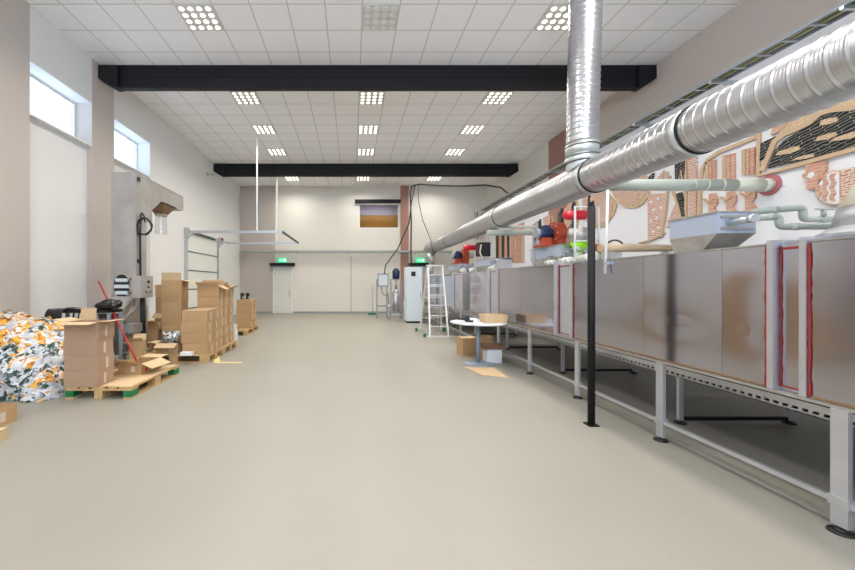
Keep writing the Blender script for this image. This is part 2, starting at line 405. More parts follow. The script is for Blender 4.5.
def exit_sign(x, lab):
    t = thing('exit_sign', lab, 'sign', (x, YB-.16, 2.34), 0, 'green exit signs')
    MB().box(-.19, .19, -.03, .03, .0, .19).bevel(.006).build('sign_box', 'exit', t)
    s = MB()  # arrow, running figure, doorway
    s.prism([(-.13,.085),(-.07,.085),(-.07,.06),(-.02,.095),(-.07,.13),(-.07,.105),(-.13,.105)][::-1], 'y', -.034, -.030)
    s.build('arrow_symbol', 'exitw', t)
    p = MB().cyl((.045,-.034,.145), (.045,-.03,.145), .012, n=10)
    p.prism([(.03,.13),(.055,.125),(.05,.09),(.075,.06),(.065,.05),(.04,.08),(.02,.06),(-.005,.06),(-.005,.068),(.015,.07),(.03,.095)], 'y', -.034, -.03)
    p.build('running_figure', 'exitw', t)
    MB().box(.10, .15, -.034, -.03, .04, .155).build('doorway_symbol', 'exitw', t)
    MB().box(-.15, .15, .03, .16, .08, .11).build('bracket', 'white', t)
exit_sign(-3.2, 'green lit exit sign above the white door on the left of the back wall')
exit_sign(3.15, 'green lit exit sign behind the pale cabinet, near the duct end')
t = thing('cable_tray', 'grey wall cable tray running level across the back wall', 'cable tray', (0, YB-.2, 2.74))
MB().box(-5.15, 4.6, 0, .015, .05, .16).box(-5.15, 4.6, .0, .14, .05, .062).build('tray_channel', 'trayg', t)
for k in range(13):
    MB().box(-4.9+k*.78, -4.86+k*.78, 0, .135, -.0, .05).build('bracket', 'trayg', t)
c = MB()
for k in range(90):
    x = -5.1+k*.105; c.box(x, x+.02, -.006, 0, .05, -.10)
c.build('cable_bundle', 'cableg', t)['kind'] = 'stuff'
# ---------------------------------------------------------------- spiral ducts
def ribbed(p0, p1, R, pitch, name, parent, m, n=40, amp=.007):
    p0, p1 = Vector(p0), Vector(p1); Ln = (p1-p0).length; d = (p1-p0).normalized(); pts = []; rs = []
    pts.append(p0); rs.append(R); t = pitch*.5
    while t < Ln-.02:
        for dt, a in ((-.010, 0), (-.004, amp), (.004, amp), (.010, 0)): pts.append(p0+d*(t+dt)); rs.append(R+a)
        for q in (.25, .5, .75):
            for dt, a in ((-.006, 0), (0, amp*.28), (.006, 0)): 
                if t+pitch*q+dt < Ln-.02: pts.append(p0+d*(t+pitch*q+dt)); rs.append(R+a*.6)
        t += pitch
    pts.append(p1); rs.append(R)
    return MB().rings(pts, rs, n).build(name, m, parent)
def ductmat(name, rough):
    return mat(name, (.56, .57, .60), rough, .93, c2=(.54, .54, .56), nscale=2)
M['duct'] = ductmat('spiral duct steel', .31)
M['collar'] = mat('plain duct collar', (.62, .67, .68), .38, .75)
DX, DZ, DR = 3.43, 2.92, .238
RR = .212
t = thing('spiral_duct', 'large horizontal galvanised spiral duct running along the right side', 'duct', (DX, 0, DZ))
joints = [-1.2, 3.55, 5.07, 8.2, 12.6]
ys = [-3.5] + joints[1:] + [16.0]
for a, b in zip(ys[:-1], ys[1:]):
    ribbed((0, a+.0, 0), (0, b, 0), DR, .105, 'duct_section', t, 'duct')
for j in joints[1:]:
    MB().cyl((0, j+.012, 0), (0, j+.11, 0), DR+.008, n=40).build('collar', 'collar', t)
    MB().cyl((0, j-.003, 0), (0, j+.011, 0), DR+.013, n=40).build('rubber_gasket', 'cable', t)
MB().cyl((0, 15.98, 0), (0, 16.06, 0), DR+.01, n=40).build('end_cap', 'collar', t)
# vertical riser with saddle
V = thing('riser_duct', 'vertical galvanised spiral duct dropping from ceiling onto the horizontal duct', 'duct', (DX, 5.37, DZ))
ribbed((0, 0, .53), (.06, 0, H-DZ), RR-.004, .085, 'duct_section', V, 'duct')
MB().cyl((0,0,.38), (0,0,.54), RR+.006, n=40).build('collar', 'collar', V)
MB().cyl((0,0,.26), (0,0,.35), RR+.012, n=40).build('collar', 'collar', V)
for z_, e_ in ((.50, .012), (.35, .015), (.26, .015)): MB().cyl((0,0,z_), (0,0,z_+.010), RR+e_, n=40).build('rubber_gasket', 'cable', V)
sd = MB(); n = 40; A = []; B = []
for k in range(n):
    a = 2*PI*k/n; x, y = RR*math.cos(a), RR*math.sin(a)
    A.append(Vector((x, y, .39))); B.append(Vector((x*.985, y*1.05, math.sqrt(max(0, (DR+.012)**2-(x*.985)**2)))))
sd.loft(A, B, False)
for f in sd.b.faces: f.smooth = True
sd.build('saddle', 'collar', V)
t = thing('duct_end_funnel', 'thin metal drop funnel hanging under the far end of the spiral duct', 'duct', (DX, 15.6, 1.7))
MB().cyl((0,0,.0), (0,0,.5), .06, .10, 16).cyl((0,0,.5), (0,0,.99), .10, .2, 20).build('funnel', 'collar', t)

# ---------------------------------------------------------------- tray ladder high on the right wall
t = thing('cable_ladder', 'long cable ladder with green yellow cables high on right wall', 'cable tray', (5.85, 0, 4.66))
MB().box(-.125, -.115, -3, 16.2, -.03, .012).build('side_rail', 'greyp', t)
MB().box(.115, .125, -3, 16.2, -.03, .012).build('side_rail', 'greyp', t)
rm = MB().box(-.115, .115, -.015, .015, -.025, -.005).mesh('rung', M['galv'])
for k in range(62): link_mesh('rung', rm, t, (0, -2.8+k*.305, 0))
for q, (x, r, m) in enumerate([(-.125, .013, 'cabley'), (-.09, .016, 'cable'), (-.05, .014, 'cableg'), (-.01, .017, 'cable'), (.035, .013, 'cabley'), (.08, .016, 'cableg'), (.12, .014, 'cable')]):
    pts = [(x*.75+.006*math.sin(k*1.3+q*2), -3+k*.6, r-.005+.004*math.sin(k*2.1+q)) for k in range(33)]
    MB().tube(pts, r, 6).build('cable', m, t)
bm_ = MB().box(-.14, .39, -.02, .02, -.07, -.03).prism([(.02,-.07), (.39,-.07), (.39,-.2), (.33,-.2)], 'y', -.004, .004).mesh('wall_bracket', M['galv'])
for k in range(12): link_mesh('wall_bracket', bm_, t, (0, -2+k*1.55, 0))
t = thing('cable_ladder', 'short vertical cable ladder at far end of the right wall tray', 'cable tray', (5.85, 16.64, 3.4))
MB().box(-.17, -.15, 0, .04, 0, 1.3).build('side_rail', 'galv', t); MB().box(.15, .17, 0, .04, 0, 1.3).build('side_rail', 'galv', t)
for k in range(5): MB().box(-.15, .15, .01, .03, .1+k*.27, .12+k*.27).build('rung', 'galv', t)
MB().tube([(-.05, -.01, 0), (-.05, -.01, 1.3)], .015, 6).build('cable', 'cable', t)
# cable swagged across to the control cabinet
pts = [(5.75, 13.3, 4.72), (5.5, 13.3, 4.93), (4.9, 13.3, 5.02), (4.1, 13.3, 4.98), (3.3, 13.3, 5.0), (2.5, 13.25, 5.03), (2.2, 13.2, 4.96), (2.12, 13.1, 4.7), (2.14, 13.0, 3.6), (2.12, 12.95, 2.6), (2.13, 12.9, 1.98)]
tag(MB().tube(pts, .028, 8).build('hanging_cable', 'cable'), 'thick black cable crossing from the right wall down to the pale cabinet', 'cable')
pts = [(2.32, 13.25, 4.97), (2.2, 13.3, 4.4), (2.12, 13.4, 3.6), (1.75, 13.8, 2.7), (1.32, 14.2, 2.1), (1.28, 14.25, 1.75)]
tag(MB().tube(pts, .022, 8).build('hanging_cable', 'cable'), 'black cable sloping down to the grey control box on its stand', 'cable')
pts = [(2.4, 12.9, 5.0), (2.34, 12.7, 4.3), (2.45, 12.5, 3.6), (2.68, 12.3, 2.9), (2.75, 12.1, 2.3)]
tag(MB().tube(pts, .012, 6).build('hanging_cable', 'cable'), 'thin black cable hanging beside the pale cabinet towards the ladder', 'cable')

# ---------------------------------------------------------------- tunnel oven
PX, PZ0, PZ1, PB = 2.755, .71, 1.66, 5.45  # unseen oven back set deeper to shade the floor beneath
def seal(mb, x, ya, yb, z0, z1, seed=0, wob=.0028):
    rnd = random.Random(seed); n = 26; A = []; B = []
    for k in range(n+1):
        z = z0+(z1-z0)*k/n; a = rnd.uniform(-wob, wob); b = rnd.uniform(-wob, wob)
        A.append((x, ya+a, z)); B.append((x, yb+b, z))
    for k in range(n):
        v = [mb.b.verts.new(p) for p in (A[k], B[k], B[k+1], A[k+1])]
        u = [mb.b.verts.new((p.co.x+.004, p.co.y, p.co.z)) for p in v]
        for f in ((v[0],v[1],v[2],v[3]), (u[3],u[2],u[1],u[0]), (v[0],v[3],u[3],u[0]), (v[1],u[1],u[2],v[2])): mb.b.faces.new(f)
    return mb
def section(y0, y1, seams, lab, ends=(1, 1)):
    t = thing('tunnel_oven_section', lab, 'oven', (PX, y0, PZ0), 0, 'stainless oven sections in a line')
    L_ = y1-y0; Hh = PZ1-PZ0
    MB().box(.012, PB-PX, .0, L_, .0, Hh-.012).build('oven_body', 'steeld', t)
    cuts = [0]+[s-y0 for s in seams]+[L_]
    for a, b in zip(cuts[:-1], cuts[1:]):
        # thin skin panel, very slightly dished
        mb = MB(); nx, nz = 24, 20; g = []
        a2, b2 = a+.0012, b-.0012
        for i in range(nx+1):
            for j in range(nz+1):
                u, v = i/nx, j/nz
                dish = math.sin(PI*u)*math.sin(PI*v)*(.005+.006*noise.noise(Vector((a*3+u*(b-a)*.5, v*4.0, b))))
                g.append(mb.b.verts.new((dish, a2+(b2-a2)*u, .015+(Hh-.03)*v)))
        for i in range(nx):
            for j in range(nz):
                f = mb.b.faces.new([g[q] for q in (i*(nz+1)+j, i*(nz+1)+j+1, (i+1)*(nz+1)+j+1, (i+1)*(nz+1)+j)]); f.smooth = True
        bmesh.ops.recalc_face_normals(mb.b, faces=mb.b.faces)
        ff = mb.b.faces[:] 
        mb.box(.0065, .011, a2, b2, .015, Hh-.015)
        o = MB.build(mb, 'side_panel', 'steel', t)
    MB().box(-.006, PB-PX, -.0, L_, Hh-.012, Hh).build('top_lip', 'steeld', t)
    MB().box(-.004, .01, 0, L_, 0, .015).build('bottom_lip', 'funnel', t)
    return t
def flange(t, y, w=.045, red=None):
    """upright flange at world y .. y+w on section t"""
    y0 = t.location.y; Hh = PZ1-PZ0
    f = MB().box(-.035, .012, y-y0, y-y0+w, -.02, Hh+.02); f.box(-.037, -.035, y-y0+w*.4, y-y0+w*.6, -.02, Hh+.02)
    f.build('flange', 'steelb', t)
def joint(ya, yb, fw, lab, near, m='seal', rec='steelb'):
    """recessed joint plate between two sections, flanges and red sealant beads"""
    t = thing('oven_joint', lab, 'oven joint', (PX, ya, PZ0), 0, 'red sealed joints between oven sections')
    Ln = yb-ya; Hh = PZ1-PZ0
    for a in (0, Ln-fw):
        MB().box(-.014, .2, a+.004, a+fw-.004, -.002, Hh+.02).bevel(.003).build('flange', 'steelb', t)
    MB().box(.03, PB-PX, fw, Ln-fw, .0, Hh).build('joint_plate', rec, t)
    sw = .008+.012*(Ln > .3)
    seal(MB(), .024, fw+.004, fw+.004+sw, .03, Hh-.03, 3).build('sealant_bead', m, t)
    seal(MB(), .024, Ln-fw-sw-.004, Ln-fw-.004, .03, Hh-.02, 5).build('sealant_bead', m, t)
    MB().box(.024, .03, fw, Ln-fw, Hh-.045, Hh-.03).build('sealant_bead', m, t)
    MB().box(.024, .03, fw, Ln-fw, .02, .03).build('sealant_bead', m, t)
    seal(MB(), -.0065, -.012, -.001, .01, Hh-.02, 8, .003).build('sealant_bead', m, t)
    seal(MB(), -.0065, Ln+.001, Ln+.014, .01, Hh-.02, 9, .003).build('sealant_bead', m, t)
    return t
section(.15, 2.16, [], 'nearest stainless oven section at the right edge of the photo')
joint(2.171, 2.385, .042, 'red sealed oven joint nearest the camera, at the right', 1, rec='steel')
section(2.396, 4.47, [2.68, 3.40], 'stainless oven section right of the black post, with two panel seams')
joint(4.48, 4.90, .06, 'red sealed oven joint just left of the black post', 1)
section(4.91, 6.75, [5.9], 'stainless oven section behind the round table, under the orange fan')
joint(6.76, 7.34, .10, 'red sealed oven joint behind the round table', 1, 'sealp')
section(7.35, 8.42, [], 'short stainless oven section left of the round table')
joint(8.92, 9.88, .12, 'wide pink stained oven joint between table and ladder', 1, 'sealp')
section(9.90, 11.75, [], 'stainless oven section seen behind the folding ladder')
joint(11.77, 12.9, .12, 'farthest pink stained oven joint seen through the ladder', 1, 'sealp')
section(12.92, 15.2, [], 'farthest stainless oven section behind the pale cabinet')
# ---------------------------------------------------------------- supporting frame
F = thing('oven_support_frame', 'long stainless support frame with legs carrying the oven sections', 'frame', (0, 0, 0))
MB().box(2.74, 2.80, .2, 15.2, .688, .707).build('top_rail', 'steeld', F)
MB().box(5.38, 5.44, .2, 15.2, .688, .707).build('top_rail', 'steeld', F)
MB().box(2.735, 2.765, .3, 15.2, .155, .185).build('lower_rail', 'steelb', F)
legm = MB().box(-.013, .013, -.037, .037, .035, .688).bevel(.004).mesh('leg', M['steelb'])
footm = MB().cyl((0,0,0), (0,0,.012), .055, .05, 18).cyl((0,0,.012), (0,0,.024), .035, .02, 14).cyl((0,0,.02), (0,0,.036), .012, n=8).mesh('foot', M['blackp'])
clm = MB().box(-.02, .03, -.045, .045, .145, .20).mesh('clamp', M['steelb'])
for k in range(12):
    y = 2.02+k*1.18 if k < 11 else .84
    o = link_mesh('leg', legm, F, (2.745, y, 0)); link_mesh('foot', footm, o); link_mesh('clamp', clm, o)
rl = MB().box(-.022, .022, -.016, .016, .03, .688).mesh('leg', M['steelb'])
for k in range(6):
    for x in (3.28, 4.40):
        y = 3.6+k*2.0 if k < 5 else 1.6
        o = link_mesh('leg', rl, F, (x if x < 4 else 4.37, y, 0)); link_mesh('foot', footm, o)
    MB().box(3.28, 4.37, y-.015, y+.015, .03, .06).build('cross_rail', 'black', F)
# perforated tray
pt = MB(); x = 3.00
P = thing('perforated_tray', 'perforated steel cable tray running under the oven', 'cable tray', (x, .2, .53))
pt.box(0, .012, 0, 15, .038, .085).box(0, .012, 0, 15, 0, .018).box(0, .15, 0, 15, 0, .008).box(.14, .15, 0, 15, 0, .07)
k = 0
while k < 15/.055: 
    y = k*.055; pt.box(0, .012, y, y+.022, .018, .038); k += 1
pt.build('tray', 'steelb', P)
MB().box(.02, .13, 0, 15, .01, .05).build('cable_bundle', 'cable', P)
MB().box(-.010, .02, .1, 15, .085, .100).build('edge_strip', 'black', P)
for k in range(12): MB().box(.06, .075, .7+k*1.2, .715+k*1.2, .05, .1795).build('hanger', 'black', P)
# ---------------------------------------------------------------- what stands on the oven
def hopper(y0, y1, lab, x0=3.0, x1=3.36, z0=1.81, z1=1.985):
    t = thing('inlet_box', lab, 'metal box', (x0, y0, PZ1), 0, 'stainless inlet boxes on the oven')
    a, b, L_, W = z0-PZ1, z1-PZ1, y1-y0, x1-x0
    MB().box(0, W, 0, L_, a, b).bevel(.004).build('box_body', 'bluesteel', t)
    MB().loft([(0,0,a),(W,0,a),(W,L_,a),(0,L_,a)], [(.05,.19,0),(W-.02,.19,0),(W-.02,L_,0),(.05,L_,0)]).build('sloping_base', 'steeld', t)
    MB().box(-.012, W+.012, -.012, L_+.012, b-.006, b+.006).build('rim', 'steeld', t)
    MB().box(.03, W-.03, -.012, -.0, a+.03, a+.05).box(.03, W-.03, -.012, 0, b-.05, b-.03).build('end_rail', 'steeld', t)
    MB().cyl((W*.3,-.16,a+.09), (W*.3, .0, a+.09), .022, n=12).cyl((W*.3,-.2,a+.09), (W*.3,-.16, a+.09), .034, n=12).build('pipe_stub', 'galv', t)
    return t
hopper(2.96, 3.40, 'nearest pale steel inlet box on the oven, in front of the mural columns', 3.0, 3.32)
hopper(5.15, 6.05, 'pale steel inlet box carrying the larger orange fan', 3.0, 3.42, 1.79, 1.955)
hopper(7.9, 8.75, 'pale steel inlet box left of the grey wedge chute', 3.0, 3.42, 1.79, 1.94)
hopper(10.1, 11.2, 'farthest pale steel inlet box beside the smaller orange fan', 3.0, 3.42, 1.79, 1.94)
def fan(x, y, z, s, lab, cat='fan'):
    t = thing('blower_fan', lab, cat, (x, y, z), 0, 'orange blower fans on the oven')
    R = .175*s; cz = .225*s; w_ = .14*s
    pr = []
    for k in range(36):
        a = 2*PI*k/36; rr = R*(1+.12*(k/36)); pr.append((rr*math.cos(a-.6), cz+rr*math.sin(a-.6)))
    MB().prism(pr, 'x', 0, w_).bevel(.006).build('casing', 'fanred', t)
    MB().prism([(q[0]*1.06, cz+(q[1]-cz)*1.06) for q in pr], 'x', -.006*s, .004*s).build('casing_plate', 'fanred', t)
    for k in range(8):
        a = 2*PI*k/8; MB().cyl((-.014*s, R*.88*math.cos(a), cz+R*.88*math.sin(a)), (-.006*s, R*.88*math.cos(a), cz+R*.88*math.sin(a)), .009*s, n=8).build('bolt', 'alu', t)
    mo = MB().rings([(-.24*s,0,cz), (-.235*s,0,cz), (-.02*s,0,cz)], [.06*s, .078*s, .078*s], 20)
    for k in range(18):
        a = 2*PI*k/18; c_, s_ = math.cos(a), math.sin(a)
        mo.box(-.20*s, -.03*s, -.003*s, .003*s, .07*s, .092*s, Matrix.Translation((0,0,cz)) @ Matrix.Rotation(a, 4, 'X'))
    m_ = mo.build('motor', 'blue', t)
    MB().box(-.17*s, -.06*s, -.04*s, .04*s, cz+.08*s, cz+.135*s).bevel(.006*s).build('terminal_box', 'blue', m_)
    MB().cyl((-.29*s,0,cz), (-.235*s,0,cz), .075*s, .08*s, 20).build('fan_cowl', 'greyp', m_)
    MB().box(-.27*s, w_, -.13*s, .13*s, 0, .03*s).box(-.20*s, -.05*s, -.06*s, .06*s, .03*s, cz-.07*s).box(0, w_, -.15*s, -.12*s, 0, .12*s).box(0, w_, .12*s, .15*s, 0, .12*s).build('base_frame', 'fanred', t)
    MB().prism([(R*.4, cz-R*.98), (R*1.45, cz-R*.98), (R*1.45, cz-R*.35), (R*.6, cz-R*.35)], 'x', .01, w_-.01).build('outlet', 'fanred', t)
    MB().cyl((w_, 0, cz), (w_+.16*s, 0, cz), .07*s, n=18).build('inlet_pipe', 'galv', t)
    return t
fan(3.12, 5.60, 1.961, .92, 'larger orange-red blower fan with blue motor, left of the lime green funnel')
fan(3.2, 10.45, 1.946, 1.05, 'smaller-looking distant orange-red blower fan with blue motor near the ladder')
def tank(y, lab, x=3.2, z=2.30, s=1.):
    t = thing('pressure_tank', lab, 'tank', (x, y, z), 0, 'red tanks above the oven')
    MB().rings([(-.175*s,0,.07), (-.165*s,0,.07), (-.13*s,0,.07), (.13*s,0,.07), (.165*s,0,.07), (.175*s,0,.07)], [.01, .045*s, .068*s, .068*s, .045*s, .01], 20).build('tank_shell', 'tankred', t)
    f = MB().box(.10*s, .125*s, -.012, .012, PZ1-z, .0).box(.10*s, .24*s, -.012, .012, .05, .075).box(.22*s, .245*s, -.012, .012, PZ1-z, .05)
    f.build('stand', 'white', t)
    return t
tank(5.15, 'bright red cylindrical tank above the lime green funnel')
tank(9.9, 'small distant red cylindrical tank beside the black box', 3.25, 2.30, 1.1)
t = thing('collector', 'grey canister with lime green funnel on the oven behind the black post', 'collector', (3.17, 5.02, PZ1))
MB().cyl((0,0,.31), (0,0,.50), .125, n=24).build('canister', 'steeld', t)
MB().cyl((0,0,.17), (0,0,.31), .05, .122, 24).build('funnel', 'lime', t)
MB().cyl((0,0,.0), (0,0,.17), .045, n=16).build('outlet_pipe', 'pvcw', t)
f = MB()
for x in (-.16, .16): f.box(x-.01, x+.01, -.17, -.15, 0, .78)
f.box(-.16, .16, -.17, -.15, .76, .78).box(-.16, .16, -.17, -.15, .30, .32)
f.build('frame', 'alu', t)
# clutter of valves and fittings along the top edge
def fitting(x, y, s, lab, g='white plastic pipe fittings on the oven top'):
    t = thing('pipe_fitting', lab, 'pipe fitting', (x, y, PZ1), 0, g)
    MB().cyl((0,-.14*s,.055*s), (0,.14*s,.055*s), .03*s, n=12).build('pipe', 'pvcw', t)
    MB().cyl((0,-.02*s,.055*s), (0,.02*s,.055*s), .045*s, n=14).cyl((0,-.13*s,.055*s), (0,-.09*s,.055*s), .042*s, n=14).build('collar', 'white', t)
    MB().cyl((0,0,.09*s), (0,0,.15*s), .012*s, n=8).box(-.012*s, .012*s, -.07*s, .07*s, .15*s, .165*s).build('valve_handle', 'greyp', t)
fitting(2.95, 4.98, 1.0, 'pale pipe fitting on the oven in front of the fan, right piece')
fitting(2.98, 5.0+.42, .9, 'pale pipe fitting low beside the fan inlet box')
fitting(2.93, 4.45, 1.1, 'pale pipe fitting on the oven just right of the lime funnel')
fitting(2.95, 7.6, 1.1, 'pale pipe fitting between the two middle inlet boxes')
fitting(2.95, 9.6, 1.3, 'pale pipe fitting on the wide pink oven joint')
fitting(2.98, 8.95, 1.2, 'pale pipe fitting over the dark gap in the oven')
t = thing('bracket_plate', 'pale upright bracket plate beside the black post on the oven', 'bracket', (2.95, 4.05, PZ1))
MB().prism([(0,0), (.22,0), (.22,.20), (.12,.20), (0,.06)], 'x', 0, .09).bevel(.004).build('plate', 'steelb', t)
MB().cyl((-.01,.11,.07), (.1,.11,.07), .03, n=14).build('pipe_collar', 'pvcw', t)
t = thing('wedge_chute', 'grey sloping wedge chute on the oven between two inlet boxes', 'chute', (2.95, 7.0, PZ1))
MB().prism([(0,0), (.75,0), (.75,.05), (.10,.22), (0,.22)], 'x', 0, .16).bevel(.004).build('chute_body', 'steelb', t)
MB().box(-.01, .17, .0, .09, .2, .235).build('chute_rim', 'greyp', t)
t = thing('control_box', 'black control box above the oven beside the distant red tank', 'box', (3.3, 9.35, 2.10))
MB().box(0, .3, 0, .25, 0, .36).bevel(.008).build('housing', 'blackp', t)
MB().box(.1, .15, .05, .1, PZ1-2.10, 0).box(.2, .25, .05, .1, PZ1-2.10, 0).build('stand', 'galv', t)
MB().tube([(.05,-.02,.3), (.0,-.06,.1), (.1,-.04,-.15), (.05,0,-.4)], .02, 8).build('hose', 'cream', t)
# beige hose lying over the oven, red clamp end
t = thing('cloth_hose', 'beige cloth hose lying across the oven behind the nearest inlet box', 'hose', (2.82, 4.1, 1.80))
MB().rings([(0,0,0), (.3,0,.0), (.6,-.03,-.004), (.9,-.06,-.012)], [.047, .046, .042, .034], 18).build('hose', 'cloth', t)
MB().box(.1, .14, -.05, .05, PZ1-1.80, -.045).build('cradle', 'galv', t)
MB().box(.7, .74, -.09, .01, PZ1-1.80, -.045).build('cradle', 'galv', t)
t = thing('red_valve', 'small dark red valve on the oven beside the beige hose', 'valve', (3.0, 4.45, PZ1))
MB().cyl((0,0,.18), (.14,0,.18), .045, n=16).cyl((.05,0,.0), (.05,0,.18), .02, n=10).build('valve_body', 'seal', t)
MB().cyl((.14,0,.18), (.2,0,.18), .03, n=16).build('valve_end', 'pvcw', t)
MB().tube(arc((.25, .15), .12, 2.6, .1, 10), .01, 6).build('loop_cable', 'cable', t)
# grey pipes between oven top and wall
def pipe(name, pts, r, m, lab, cols=()):
    t = thing(name, lab, 'pipe', pts[0]); p0 = Vector(pts[0])
    MB().tube([Vector(p)-p0 for p in pts], r, 14).build('pipe', m, t)
    for a, b in cols:
        MB().cyl(Vector(a)-p0, Vector(b)-p0, r*1.18, n=16).build('collar', m, t)
    return t
def elbow_path(a, b, c, rr=.05, n=4):
    a, b, c = map(Vector, (a, b, c)); u = (a-b).normalized()*rr; v = (c-b).normalized()*rr
    return [b+u*(1-t)**2+v*t**2 for t in [i/n for i in range(n+1)]]
def path(pts, rr=.05):
    out = [Vector(pts[0])]
    for i in range(1, len(pts)-1): out += elbow_path(pts[i-1], pts[i], pts[i+1], rr)
    return out+[Vector(pts[-1])]
y = 2.98
A = path([(3.10,2.97,1.89), (3.12, 2.80, 1.90), (3.32,2.80,1.922), (3.32,2.80,1.838), (3.75,2.80,1.838)], .035)
pipe('drain_pipe', A, .024, 'pvc', 'lower grey-green stepped pipe leaving the nearest inlet box', [((3.22,2.80,1.911),(3.27,2.80,1.917)), ((3.40,2.80,1.838),(3.47,2.80,1.838))])
A = path([(3.36,3.1,1.96), (3.38,3.02,2.0), (3.78,3.02,2.035), (3.78,3.02,1.935), (4.35,3.02,1.935)], .035)
pipe('drain_pipe', A, .026, 'pvc', 'upper grey-green stepped pipe behind the lower one, with valve handle', [((3.5,3.02,2.01),(3.56,3.02,2.015)), ((3.93,3.02,1.935),(3.99,3.02,1.935))])
t = thing('valve_handle', 'grey lever handle on the upper stepped pipe', 'valve', (3.93, 3.0, 1.96))
MB().cyl((0,0,0), (0,0,.055), .016, n=10).box(-.06, .1, -.014, .014, .05, .064).build('lever', 'pvc', t)
# big pipe through the mural wall
t = thing('wall_pipe', 'pale grey pipe running from the spiral duct into the mural wall', 'pipe', (3.68, 5.37, 2.86))
MB().rings([(-.0,0,.0), (2.02,0,.0)], [.085]*2, 24).build('pipe', 'pvc', t)
s = MB()
for x in (1.37, 1.57, 1.80): MB().cyl((x,0,0), (x+.02,0,0), .089, n=24).build('collar', 'pvcw', t)
s.cyl((2.02,0,0), (2.42,0,0), .092, n=24).build('collar', 'pvcw', t)
MB().cyl((2.42,0,0), (2.56,0,0), .098, n=24).build('wall_sleeve', 'pvcw', t)
MB().cyl((2.53,0,0), (2.56,0,0), .15, n=24).build('sealant_ring', 'sealp', t)
t = thing('wall_pipe', 'pale grey pipe pair left of the larger fan, on a thin post', 'pipe', (3.0, 8.3, PZ1))
MB().cyl((.12,0,.90), (1.25,0,.90), .065, n=18).build('pipe', 'pvc', t)
MB().cyl((.35,0,1.03), (1.25,0,1.03), .03, n=12).build('pipe', 'pvcw', t)
MB().box(1.22, 1.28, -.03, .03, 0, 1.12).build('post', 'galv', t)
MB().box(.2, .24, -.02, .02, 0, .84).build('post', 'galv', t)
t = thing('strut_post', 'grey strut post standing left of the larger fan motor', 'post', (2.9, 5.72, PZ1))
MB().box(-.02, .02, -.02, .02, 0, .62).box(-.04, .04, -.04, .04, 0, .008).build('strut', 'galv', t)
# white cream hood at the right edge
t = thing('extract_hood', 'cream topped steel hood on the oven at the right edge', 'hood', (2.93, 1.66, PZ1+.022))
def ring(cx, cy, rx, ry, z, n=24): return [(cx+rx*math.cos(2*PI*k/n), cy+ry*math.sin(2*PI*k/n), z) for k in range(n)]
hb = MB(); cx, cy = .42, .42
hb.loft(ring(cx, cy, .46, .46, 0), ring(cx, cy, .36, .36, .07)); hb.loft(ring(cx, cy, .36, .36, .07), ring(cx, cy, .33, .33, .20))
for f in hb.b.faces: f.smooth = True
hb.build('steel_base', 'steelb', t)
hb = MB().loft(ring(cx, cy, .335, .335, .195), ring(cx, cy, .13, .13, .62))
for f in hb.b.faces: f.smooth = True
hb.build('cone', 'creamhood', t)
MB().cyl((cx, cy, .62), (cx, cy, .66), .14, n=24).build('neck', 'steelb', t)
# posts
t = thing('black_post', 'slim black post standing on the floor in front of the oven', 'post', (2.36, 3.55, 0))
MB().cyl((0,0,.012), (0,0,2.16), .033, n=18).build('pole', 'black', t)
MB().box(-.05, .05, -.05, .05, 0, .012).bevel(.003).build('base_plate', 'black', t)
MB().cyl((0,0,2.16), (0,0,2.20), .024, n=14).build('top_cap', 'black', t)
t = thing('plastic_tube', 'thin white plastic tube standing up from the oven panel near the black post', 'tube', (2.72, 3.87, 1.50))
MB().tube([(0,0,0), (.018,.0,.45), (.03,0,.90)], .013, 10).build('tube', 'white', t)
MB().box(-.012, .05, -.02, .02, .10, .13).build('clip', 'galv', t)

# ---------------------------------------------------------------- pumps, cabinet and ladder in front of the back wall
t = thing('control_cabinet', 'tall pale blue-white cabinet with small black display', 'cabinet', (1.90, 12.6, 0))
MB().box(0, .56, 0, .55, .06, 1.96).bevel(.008).build('cabinet_body', 'cab', t)
MB().box(.02, .54, -.018, 0, .08, 1.94).bevel(.005).build('door', 'cab', t)
MB().box(.02, .54, .03, .53, 0, .06).build('plinth', 'black', t)
MB().box(.17, .32, -.03, -.018, 1.64, 1.80).build('display', 'blackp', t)
MB().box(.48, .50, -.035, -.018, .9, 1.1).build('handle', 'greyp', t)
t = thing('pump_unit', 'stainless pump stand with blue motor left of the pale cabinet', 'pump', (1.75, 14.3, 0))
f = MB()
for x in (-.2, .2):
    for yy in (-.2, .2): f.box(x-.02, x+.02, yy-.02, yy+.02, 0, 1.55)
for z in (.25, 1.0, 1.52):
    f.box(-.2, .2, -.22, -.18, z, z+.03).box(-.2, .2, .18, .22, z, z+.03).box(-.22, -.18, -.2, .2, z, z+.03).box(.18, .22, -.2, .2, z, z+.03)
f.build('stand', 'steeld', t)
MB().cyl((0,0,.3), (0,0,1.0), .14, n=24).cyl((0,0,1.0), (0,0,1.15), .14, .05, 24).cyl((0,0,1.15), (0,0,1.52), .05, n=14).build('vessel', 'steelb', t)
mt = MB().cyl((0,0,1.55), (0,0,1.92), .13, n=24)
for k in range(20): mt.box(-.004, .004, .12, .145, 1.6, 1.88, Matrix.Rotation(2*PI*k/20, 4, 'Z'))
mt.build('motor', 'blue', t)
MB().cyl((0,0,1.92), (0,0,1.98), .10, .08, 24).build('fan_cowl', 'blue', t)
MB().tube(path([(-.14,-.1,.5), (-.32,-.1,.5), (-.32,-.1,.12), (.3,-.1,.12), (.3,-.1,.7)], .06), .03, 10).build('pipe', 'steelb', t)
t = thing('control_stand', 'grey control box on a two-legged stand left of the pump', 'control box', (1.18, 14.4, 0))
MB().box(-.15, .28, -.02, .12, 1.25, 1.78).bevel(.01).build('control_box', 'greyp', t)
MB().box(-.11, .24, -.032, -.02, 1.30, 1.73).build('box_door', 'cab', t)
f = MB()
